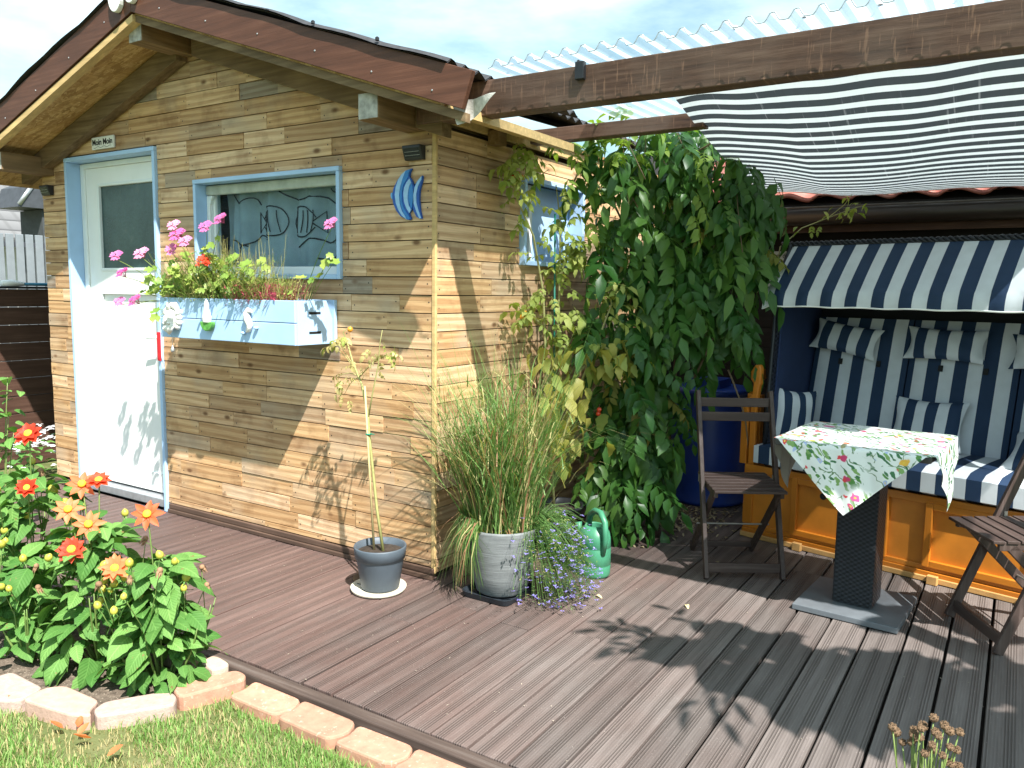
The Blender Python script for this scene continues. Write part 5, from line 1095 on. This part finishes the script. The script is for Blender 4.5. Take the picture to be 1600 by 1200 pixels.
for k in range(760):
    a = r.uniform(0, 6.28); q = .16*math.sqrt(r.random()); p0 = (q*math.cos(a), q*math.sin(a), -.01); u = r.random()
    H = r.uniform(.40, .85) if u < .55 else r.uniform(.75, 1.12); ln = r.uniform(.0, .34); dr = r.uniform(0, .28) if u < .82 else r.uniform(.3, .75)
    mi = r.choices([0, 1, 2], [.68, .22, .10])[0]; az = r.choice([r.gauss(3.6, .9), r.gauss(.3, 1.0), r.uniform(0, 6.28)]); blade(m, p0, az, H, ln, dr, r.uniform(.004, .011), mi)
    for _ in range(r.choice([0, 1, 2])):     # side leaves on the culms
        t = r.uniform(.35, .8); pp_ = Vector(p0)+Vector((math.cos(az), math.sin(az), 0))*ln*t+Vector((0, 0, H*t*.9)); blade(m, pp_, r.uniform(0, 6.28), r.uniform(.08, .26), r.uniform(.02, .16), r.uniform(.1, .9), r.uniform(.003, .006), mi, 4)
for k in range(230):      # blades hanging over the rim on the wall side
    a = r.uniform(3.2, 4.75); p0 = (.16*math.cos(a), .16*math.sin(a), .0); L_ = r.uniform(.30, .36); mid = Vector((.205*math.cos(a)+r.uniform(-.02, .02), .205*math.sin(a), .05+r.uniform(0, .05))); e = Vector((.235*math.cos(a)+r.gauss(0, .05), .235*math.sin(a)+r.gauss(0, .05), -L_+.06+r.uniform(0, .25))); c = [Vector(p0), mid, mid.lerp(e, .45)+Vector((-.012, -.01, 0)), e]; w_ = r.uniform(.004, .008); s_ = Vector((-math.sin(a), math.cos(a), 0)); vs = []
    for i, q in enumerate(c): ww = w_*(1-.85*(i/3)**2)*.5; vs += [q-s_*ww, q+s_*ww]
    m.add(vs, [(2*i, 2*i+1, 2*i+3, 2*i+2) for i in range(3)], r.choices([0, 1, 2], [.7, .2, .1])[0])
for k in range(26):      # long arching straws to the left
    blade(m, (r.uniform(-.1, 0), r.uniform(-.08, .05), .12), math.pi+r.uniform(-.35, .5), r.uniform(.25, .5), r.uniform(.10, .22), r.uniform(.35, .6), .0055, r.choice([0, 1]))
stuff(m.build('blades', [mGrA, mGrB, mGrC], gr))
lb = thing('lobelia_plant', 'blue flowering lobelia spilling over the right side of the large pot', 'plant', (.50, .12, .31)); m = MB(); mb2 = MB()
for k in range(760):
    a = r.gauss(-.1, .75); t = r.random(); rad = .06+.20*r.random(); e = Vector((rad*math.cos(a)+.03, rad*math.sin(a), .06-.36*t+.05*r.gauss(0, 1)*.5)); e.x += .10*t*(1 if r.random() < .6 else .3)
    e.z = max(e.z, -.30); s0 = Vector((.02*math.cos(a)-.02, .02*math.sin(a), -.01)); m.tube(curve3(s0, e, -.08, 4), [.0012, .001, .0009, .0007, .0005], 3, 0, cap=False)
    for j in range(4): vs, fs = leaf_geo(.018, .0045, 2, .2, .3); m.add(xf(vs, s0.lerp(e, .35+.2*j)+Vector((0, 0, .05*math.sin(3.14*(.35+.2*j)))), r.uniform(0, 6.28), r.uniform(-.3, .7)), fs, r.choice([0, 0, 1]))
    if r.random() < .50:
        for j in range(3): vs, fs = leaf_geo(.013, .010, 2, .1, .2); mb2.add(xf(vs, e, j*2.1+k, r.uniform(.0, .9)), fs)
stuff(m.build('stems', [mGrA, mDry], lb)); stuff(mb2.build('blooms', mLob, lb))
# ------------------------------------------------------------------ watering can
wc = thing('watering_can', 'green plastic watering can behind the large pot', 'watering can', (.63, .535, 0), R(-35))
mCan = simple('can_green', (.045, .20, .115), .42, .15, 14, .1, .45)
m = MB(); m.lathe([(.001, .002), (.088, .002), (.094, .010), (.095, .02), (.097, .06), (.094, .064), (.097, .068), (.096, .15), (.093, .154), (.096, .158), (.094, .20), (.085, .232), (.060, .25), (.052, .262), (.050, .255), (.05, .20)], (0,0,0), 32, 0, 1.0, .86); body = m.build('body', mCan, wc, smooth=True)
m = MB(); m.tube([(.088, 0, .13), (.115, 0, .22), (.105, 0, .30), (.06, 0, .338), (.0, 0, .335), (-.05, 0, .30), (-.075, 0, .235)], [.016, .016, .016, .016, .016, .017, .020], 10); m.build('handle', mCan, wc, smooth=True)
m = MB(); m.tube([(-.08, 0, .05), (-.13, 0, .12), (-.17, 0, .20), (-.18, 0, .225)], [.024, .018, .014, .020], 10); m.build('spout', mCan, wc, smooth=True)
# ------------------------------------------------------------------ tomato by the side wall
bk = thing('black_plant_pot', 'black pot half hidden behind the watering can at the side wall', 'pot', (.24, .84, 0)); m = MB(); m.lathe([(.001, .002), (.11, .002), (.14, .22), (.148, .225), (.148, .245), (.135, .24), (.13, .2)], (0,0,0), 28); m.build('pot', mBlack, bk, smooth=True); m = MB(); m.lathe([(.13, .21), (.001, .215)], (0,0,0), 20); m.build('soil', mSoil, bk)
t2 = thing('tall_tomato_plant', 'tall yellowing tomato plant with cherry tomatoes on the side wall', 'plant', (.22, .84, .2)); B = Vector((.22, .84, .2)); m = MB(); r = random.Random(21)
br_ = [[(.22, .84, .2), (.19, .84, .55), (.15, .83, 1.07), (.13, .82, 1.45), (.12, .72, 1.75), (.12, .53, 1.95), (.13, .48, 2.12), (.13, .52, 2.21)], [(.17, .83, .9), (.16, .95, 1.2), (.14, .99, 1.55), (.13, 1.0, 1.85), (.12, .96, 2.05)], [(.20, .84, .5), (.28, .95, .85), (.36, 1.04, 1.15), (.42, 1.10, 1.38), (.40, 1.10, 1.52)], [(.14, .98, 1.5), (.16, 1.05, 1.7), (.15, 1.13, 1.74)], [(.36, 1.04, 1.15), (.46, 1.05, 1.12), (.52, 1.08, 1.02)], [(.13, .83, 1.25), (.12, .68, 1.33), (.11, .60, 1.36)]]
for q in br_: m.tube([Vector(c)-B for c in q], [.008*(1-.75*i/(len(q)-1))+.0015 for i in range(len(q))], 6)
m.build('stem', mTomS, t2, smooth=True)
def along(q, t): i = min(len(q)-2, int(t*(len(q)-1))); return Vector(q[i]).lerp(Vector(q[i+1]), t*(len(q)-1)-i)
TL2 = [leaf_mesh('leaf', mTomL, .095, .058, 6, .3, .5, .13), leaf_mesh('leaf', leaf_mat('yellow_tomato_leaf', (.34, .33, .06), (.50, .46, .12), .4, .5), .10, .060, 6, .3, .6, .13)]
for k in range(230):
    q = r.choices(br_, [5, 4, 3, 1.5, 1.5, 1])[0]; t = r.uniform(.12, 1); c = along(q, t)
    low = c.z < 1.15
    c += Vector((abs(r.gauss(.02, .05)), r.gauss(0, .06), r.gauss(0, .03))); c.x = max(c.x, .05)
    if low: inst('leaf', TL2[1] if r.random() < .6 else TL2[0], t2, loc=c-B, rot=(r.uniform(-1.5, -.3), r.uniform(-.5, .5), r.uniform(0, 6.28)), scale=r.uniform(.7, 1.2))
    else: inst('leaf', r.choice(TL), t2, loc=c-B, rot=(r.uniform(-1.0, .2), r.uniform(-.5, .5), r.uniform(0, 6.28)), scale=r.uniform(.7, 1.35))
for k in range(70):    # the thick yellowing skirt low on the plant
    c = Vector((.20+abs(r.gauss(0, .10)), .80+r.gauss(0, .20), r.uniform(.45, 1.15))); inst('leaf', TL2[1] if r.random() < .6 else TL2[0], t2, loc=c-B, rot=(r.uniform(-1.6, -.4), r.uniform(-.5, .5), r.uniform(0, 6.28)), scale=r.uniform(.8, 1.35))
for (c, mt) in (((.14, .47, 2.03), mTomR), ((.15, .50, 2.05), mTomO), ((.14, .53, 2.0), mTomG), ((.12, .40, 1.99), mTomG), ((.14, .56, 2.04), mTomO), ((.15, 1.0, 2.02), mTomG), ((.16, 1.06, 2.0), mTomG), ((.13, .60, 1.31), mTomO), ((.13, .63, 1.33), mTomO), ((.12, .61, 1.28), mTomG), ((.14, .66, 1.30), mTomO), ((.46, 1.12, 1.42), mTomR), ((.48, 1.12, 1.41), mTomG), ((.44, 1.05, 1.30), mTomG), ((.40, 1.02, .78), mTomR), ((.39, 1.03, .755), mTomR), ((.30, .95, .95), mTomR)):
    q = MB(); q.ball((0,0,0), .0145, 10, 7); q.build('tomato', mt, t2, smooth=True, loc=Vector(c)-B)
sk = thing('green_plant_stake', 'green plastic coated plant stake beside the tall tomato', 'stake', (.20, .865, .2)); m = MB(); m.tube([(0, 0, 0), (-.04, .02, 1.68)], .006, 6); m.build('rod', simple('stake_green', (.01, .16, .11), .4), sk, smooth=True); m = MB(); m.tube([(-.035, -.02, 1.18), (-.02, .03, 1.185), (-.05, .07, 1.18), (-.06, .02, 1.18), (-.035, -.02, 1.18)], .003, 5); m.build('tie', bpy.data.materials['green_tie'], sk)
# ------------------------------------------------------------------ climbing vine
mV1 = leaf_mat('vine_leaf', (.019, .080, .013), (.060, .155, .029), .30, .38, .4); mV2 = leaf_mat('vine_leaf_sunlit', (.17, .30, .05), (.30, .40, .08), .45, .4, .4); mVS = stain_mat('vine_stem', (.17, .12, .07), .6, 2)  # second leaf material is a paler copy with sunlight put into its colour
def pinnate(mat, n=5, L=.105, seed=0):
    r = random.Random(seed); m = MB(); st_ = L*.43; Lr = st_*(n+.5); m.tube([(0, 0, 0), (0, Lr*.5, .012), (0, Lr, -.015)], [.002, .0015, .001], 3, cap=False)
    for i in range(n):
        for s_ in (-1, 1): vs, fs = leaf_geo(L*(1-.05*i)*r.uniform(.85, 1.05), L*.42, 3, .28, .35); m.add(xf(vs, (0, .03+st_*i, .008-.02*(i/n)**2), -s_*r.uniform(.75, 1.05), r.uniform(-.45, -.05), s_*.2), fs)
    vs, fs = leaf_geo(L*1.05, L*.38, 3, .28, .35); m.add(xf(vs, (0, Lr, -.015), 0, -.3), fs); return m.mesh('leaf', mat, True)
VM = leaf_mat('vine_leaf_mid', (.046, .13, .018), (.105, .21, .040), .35, .4, .4)
VB = leaf_mat('vine_leaf_yellow', (.17, .19, .03), (.26, .22, .06), .35, .5, .3)
VL = [pinnate(mV1, 4, .140, 1), pinnate(mV1, 5, .125, 2), pinnate(mV1, 3, .150, 3), pinnate(VM, 4, .135, 6), pinnate(VM, 3, .145, 7), pinnate(mV1, 5, .11, 8), pinnate(VM, 4, .12, 9)]; VBm = pinnate(VB, 4, .10, 11); VY = [pinnate(mV2, 3, .085, 4), pinnate(mV2, 4, .08, 5)]
vn = thing('climbing_vine', 'large dark green climbing vine hanging between shed and beach chair', 'vine', (.55, 1.45, 0)); B = Vector((.55, 1.45, 0)); r = random.Random(99)
def interp(x, T): 
    for (a, b), (c, d) in zip(T[:-1], T[1:]):
        if x <= c: return b+(d-b)*(x-a)/(c-a)
    return T[-1][1]
bot = [(0, .15), (.22, .10), (.34, .18), (.44, .60), (.54, .90), (.66, 1.10), (.80, 1.25), (1.0, 1.45)]; top = [(0, 2.16), (.3, 2.34), (.55, 2.34), (.75, 2.20), (1.0, 1.88)]
def vpos(t, z, d): return Vector((.20+.94*t-.54*d*-.0+.35*d, 1.02+.60*t+.84*d, z))
cnt = 0
mass = MB()
def add_mesh(mb, me, M_, mi=0):
    o_ = len(mb.v); mb.v += [tuple(M_ @ v.co) for v in me.vertices]
    for p2_ in me.polygons: mb.f.append([o_+i for i in p2_.vertices]); mb.m.append(mi)
while cnt < 345:
    t = .07+.79*r.random(); zb, zt = interp(t, bot), interp(t, top); z = zb+(zt-zb)*r.random()
    if t > .78 and z < 1.60: continue
    if t > .42 and z < 1.15 and r.random() < .45: continue
    d = r.uniform(-.05, .42)**1.0; p_ = vpos(t, z+.10, d)
    out = math.atan2(-.84+r.uniform(-.5, .5), .54*r.uniform(.2, 1.6)); pit_ = r.uniform(-1.45, -.45)
    if d > .26:
        add_mesh(mass, r.choice(VL[:3]), Matrix.Translation(p_-B) @ Euler((pit_, r.uniform(-.4, .4), out-math.pi/2+r.uniform(-.8, .8))).to_matrix().to_4x4() @ Matrix.Scale(r.uniform(.7, 1.2), 4)); cnt += 1; continue
    o = inst('leaf', VBm if r.random() < .035 else r.choice(VL), vn, loc=p_-B, rot=(pit_, r.uniform(-.4, .4), out-math.pi/2+r.uniform(-.8, .8)), scale=r.choice([r.uniform(.5, .8), r.uniform(.8, 1.2)])); cnt += 1
for k in range(46):      # low skirt down to the deck
    p_ = Vector((r.uniform(.24, .66), r.uniform(1.08, 1.5), r.uniform(.22, .95))); inst('leaf', r.choice(VL), vn, loc=p_-B, rot=(r.uniform(-1.4, -.4), r.uniform(-.4, .4), r.uniform(3.0, 5.2)), scale=r.uniform(.7, 1.1))
stuff(mass.build('inner_foliage', mV1, vn, smooth=True))
for k in range(40):     # top shoots, their sunlit yellow-green painted into the leaf colour
    t = r.uniform(.02, .74); p_ = vpos(t, interp(t, top)+r.uniform(-.14, .10), r.uniform(-.34, .05)); inst('leaf', r.choice(VY), vn, loc=p_-B, rot=(r.uniform(-.9, .6), r.uniform(-.4, .4), r.uniform(0, 6.28)), scale=r.uniform(.7, 1.1))
for (t, z, d) in ((.72, 2.02, -.18), (.72, 1.90, -.20), (.33, .38, -.2), (.30, .30, -.22), (.45, .65, -.15), (.5, .60, -.12)): inst('leaf', r.choice(VY if z > 1 else VL), vn, loc=vpos(t, z, d)-B, rot=(-1.1, r.uniform(-.3, .3), r.uniform(3.6, 4.6)), scale=1.1)
m = MB()
for (a, b, w_) in (((.45, 1.55, 0), (.42, 1.35, 2.2), .02), ((.55, 1.65, 0), (.75, 1.5, 2.25), .016), ((.75, 1.55, .9), (1.1, 1.7, 1.9), .008), ((.5, 1.5, 1.2), (.25, 1.1, 2.2), .010), ((.6, 1.4, 2.2), (.95, 1.25, 2.3), .007), ((.95, 1.62, 1.0), (1.05, 1.72, .35), .006)): m.tube([c-B for c in curve3(a, b, 0, 8, (r.uniform(-.08, .08), r.uniform(-.05, .05), 0))], [w_*(1-.4*i/8) for i in range(9)], 6)
for k in range(16):
    t = r.uniform(.05, .95); z = interp(t, top); a = vpos(t, z, -.05); b = a+Vector((r.uniform(-.15, .15), r.uniform(-.1, .1), r.uniform(-.45, -.05))); m.tube([c-B for c in curve3(a, b, 0, 6, (r.uniform(-.05, .05), 0, r.uniform(-.05, .08)))], .0028, 4)
m.build('stem', mVS, vn, smooth=True)
tn = thing('tomato_tendril', 'thin tomato shoot stretching over the beach chair roof', 'plant', (1.12, 1.95, 1.5)); B = Vector((1.12, 1.95, 1.5)); m = MB()
path = [(1.10, 1.95, 1.50), (1.12, 2.0, 1.74), (1.22, 2.1, 1.86), (1.35, 2.18, 1.92), (1.44, 2.2, 2.0), (1.48, 2.2, 2.06)]; p2 = [(1.30, 2.15, 1.90), (1.42, 2.2, 1.95), (1.54, 2.2, 1.99), (1.55, 2.2, 1.97)]
m.tube([Vector(q)-B for q in path], [.004, .004, .0035, .003, .0025, .002], 5); m.tube([Vector(q)-B for q in p2], [.003, .0025, .002, .001], 5); m.build('stem', mTomS, tn, smooth=True)
for k in range(22): q = r.choice([path[1:], p2]); c = along(q, r.random()); inst('leaf', r.choice([TL2[0], TL[0]]), tn, loc=c-B+Vector((r.gauss(0, .02), r.gauss(0, .02), r.gauss(0, .02))), rot=(r.uniform(-1.2, .1), 0, r.uniform(0, 6.28)), scale=r.uniform(.35, .7))
# leaf litter by the barrel
m = MB()
for k in range(420):
    x, y = r.gauss(.62, .20), r.gauss(1.85, .26)
    if x < .15 or y > 2.9 or math.hypot(x-.6, y-2.38) < .29: continue
    vs, fs = leaf_geo(r.uniform(.025, .05), r.uniform(.012, .02), 3, .8, r.uniform(-.6, .8)); m.add(xf(vs, (x, y, .006), r.uniform(0, 6.28), r.uniform(-.2, .3)), fs)
stuff(m.build('leaf_litter', leaf_mat('dead_leaf', (.25, .19, .11), (.42, .35, .24), .1, .8)), 'dry curled leaves scattered on the deck by the barrel', 'leaves')
m = MB()
for k in range(170):
    x, y = r.gauss(.52, .10), r.gauss(.05, .12)
    if abs(x-.375) < .14 and abs(y-.03) < .14: continue
    vs, fs = leaf_geo(r.uniform(.008, .02), r.uniform(.003, .006), 2, .4, .3); m.add(xf(vs, (x, y, .003), r.uniform(0, 6.28), r.uniform(-.1, .3)), fs)
stuff(m.build('plant_debris', simple('debris', (.07, .045, .035), .9)), 'dark plant crumbs on the deck round the large pot', 'debris')
m = MB()
for k in range(260):
    x, y = r.uniform(-2.2, 2.4), r.uniform(-1.1, 1.4)
    if x < .1 and y > -.08: continue
    vs, fs = leaf_geo(r.uniform(.005, .014), r.uniform(.002, .005), 2, .4, .3); m.add(xf(vs, (x, y, .003), r.uniform(0, 6.28), r.uniform(-.1, .3)), fs)
stuff(m.build('deck_crumbs', simple('pale_crumbs', (.34, .29, .23), .9)), 'tiny pale crumbs and petals scattered over the deck boards', 'debris')
# single fallen things
for (x, y, s_, lb_) in ((-.49, -1.745, .9, 'leftmost fallen orange petal on the lawn by the edging'), (-.165, -1.715, .8, 'small red petal on the lawn close to the edging stones'), (-.195, -1.745, 1, 'upright orange petal left in the petal group on the lawn'), (-.122, -1.74, .9, 'orange petal in the middle of the petal group on the lawn'), (-.062, -1.725, 1.2, 'largest orange petal at the right of the petal group'), (.075, -1.755, 1.1, 'fallen orange petal nearest the bottom edge on the lawn')):
    o = MB(); vs, fs = leaf_geo(.05*s_, .03*s_, 4, .5, -.3); o.add(xf(vs, (0,0,0), 0, .2), fs); o = o.build('fallen_petal', mOrgP, None, True, loc=(x, y, -.025), rot=(.1, .2, r.uniform(0, 6))); tag(o, lb_, 'petal', 'fallen petals on the lawn')
for (x, y, lb_) in ((1.18, .40, 'pale dry leaf on the sunny deck near the table foot'), (.78, .26, 'small yellow leaf on the deck in front of the watering can')):
    o = MB(); vs, fs = leaf_geo(.04, .022, 3, .6, .5); o.add(xf(vs, (0,0,0), 0, .3), fs); o = o.build('fallen_leaf', leaf_mat('pale_leaf', (.55, .46, .26), (.62, .52, .3), .1), None, True, loc=(x, y, .004), rot=(0, 0, r.uniform(0, 6))); tag(o, lb_, 'leaf')
# ------------------------------------------------------------------ dried flower heads in the right foreground
df = thing('dried_flower_plant', 'clump of dried brown flower heads at the bottom right corner', 'plant', (2.275, -.80, 0)); B = Vector((2.275, -.80, 0)); m = MB(); hm = MB(); hm.ball((0,0,0), .0115, 10, 7, sz=.8)
for k in range(40): a, q = r.uniform(0, 6.28), r.uniform(-.2, 1); d = Vector((math.cos(a)*math.sqrt(1-q*q), math.sin(a)*math.sqrt(1-q*q), q)); hm.tube([d*.010, d*.0135], [.0022, .0008], 4)
hm = hm.mesh('seed_head', simple('dried_brown', (.15, .095, .055), .9, .35, 90, .6), False)
for k in range(26):
    a = r.uniform(0, 6.28); q = .085*math.sqrt(r.random()); e = Vector((q*math.cos(a), q*math.sin(a), .30+r.uniform(-.07, .045))); m.tube(curve3((q*.4*math.cos(a), q*.4*math.sin(a), 0), e, 0, 4, (r.uniform(-.01, .01), 0, 0)), [.0025, .0023, .0021, .002, .0019], 5); inst('seed_head', hm, df, loc=e, rot=(r.uniform(-.4, .4), r.uniform(-.4, .4), 0), scale=r.uniform(.8, 1.15))
m.build('stem', mDS, df, smooth=True)
q = MB(); q.lathe([(.001, .0), (.07, .0), (.085, .12), (.08, .12), (.078, .10), (.001, .10)], (0,0,0), 24); q.build('pot', mGrey, df, smooth=True)
# ------------------------------------------------------------------ tree beyond the right edge whose shade falls on the deck
tr = thing('shade_tree', 'small leafy tree standing out of view to the right, shading the deck', 'tree', (3.75, -1.25, -.05)); B = Vector((3.75, -1.25, -.05)); m = MB(); r = random.Random(4)
m.tube([(0, 0, 0), (.02, .02, 1.2), (-.03, .03, 2.0), (-.12, .08, 2.6)], [.05, .04, .032, .02], 8)
LF = leaf_mesh('leaf', mDL, .16, .042, 4, .2, .3); LF2 = leaf_mesh('leaf', mDL, .24, .15, 4, .15, .2)
crown = MB()
# foliage masses: (shadow centre on the deck, shadow radius, height)
for (gx, gy, rx, ry, z, n) in ((1.60, .03, .30, .19, 2.75, 95), (1.95, -.02, .38, .25, 2.8, 130), (2.32, .08, .38, .27, 2.7, 120), (2.7, .0, .4, .4, 2.7, 60), (2.30, .72, .32, .16, 2.55, 16)):
    c = Vector((gx+.63*z, gy-.38*z, z))-B; m.tube(curve3((-.05, .04, 1.9), c, 0, 5, (0, 0, .12)), [.018, .015, .012, .009, .006, .003], 5)
    for k in range(n):
        a, q = r.uniform(0, 6.28), math.sqrt(r.random()); add_mesh(crown, LF2 if q < .8 else LF, Matrix.Translation(c+Vector((rx*q*math.cos(a), ry*q*math.sin(a), r.uniform(-.12, .12)))) @ Euler((r.uniform(-.6, .3), r.uniform(-.4, .4), a-math.pi/2+r.uniform(-.6, .6))).to_matrix().to_4x4() @ Matrix.Scale(r.uniform(.8, 1.25), 4))
for (gx, gy, dx, dy) in ((1.25, -.02, -.30, -.05), (1.25, .0, -.28, .04), (1.28, -.03, -.2, -.14), (1.36, .15, -.24, .18), (1.60, -.20, -.10, -.30), (1.62, -.2, .02, -.3), (1.40, -.1, -.3, -.12), (1.42, .02, -.4, .0)):
    z = 2.75; c = Vector((gx+.63*z, gy-.38*z, z))-B; e = c+Vector((dx, dy, -.02)); m.tube(curve3(c-Vector((dx, dy, 0))*.6, e, -.04, 4), [.006, .005, .004, .003, .002], 4)
    for j in range(4): inst('leaf', LF, tr, loc=c.lerp(e, .2+.25*j), rot=(r.uniform(-.2, .2), 0, math.atan2(dy, dx)-math.pi/2+(.5 if j % 2 else -.5)), scale=.95)
m.build('trunk', mVS, tr, smooth=True); stuff(crown.build('crown', mDL, tr, smooth=True))
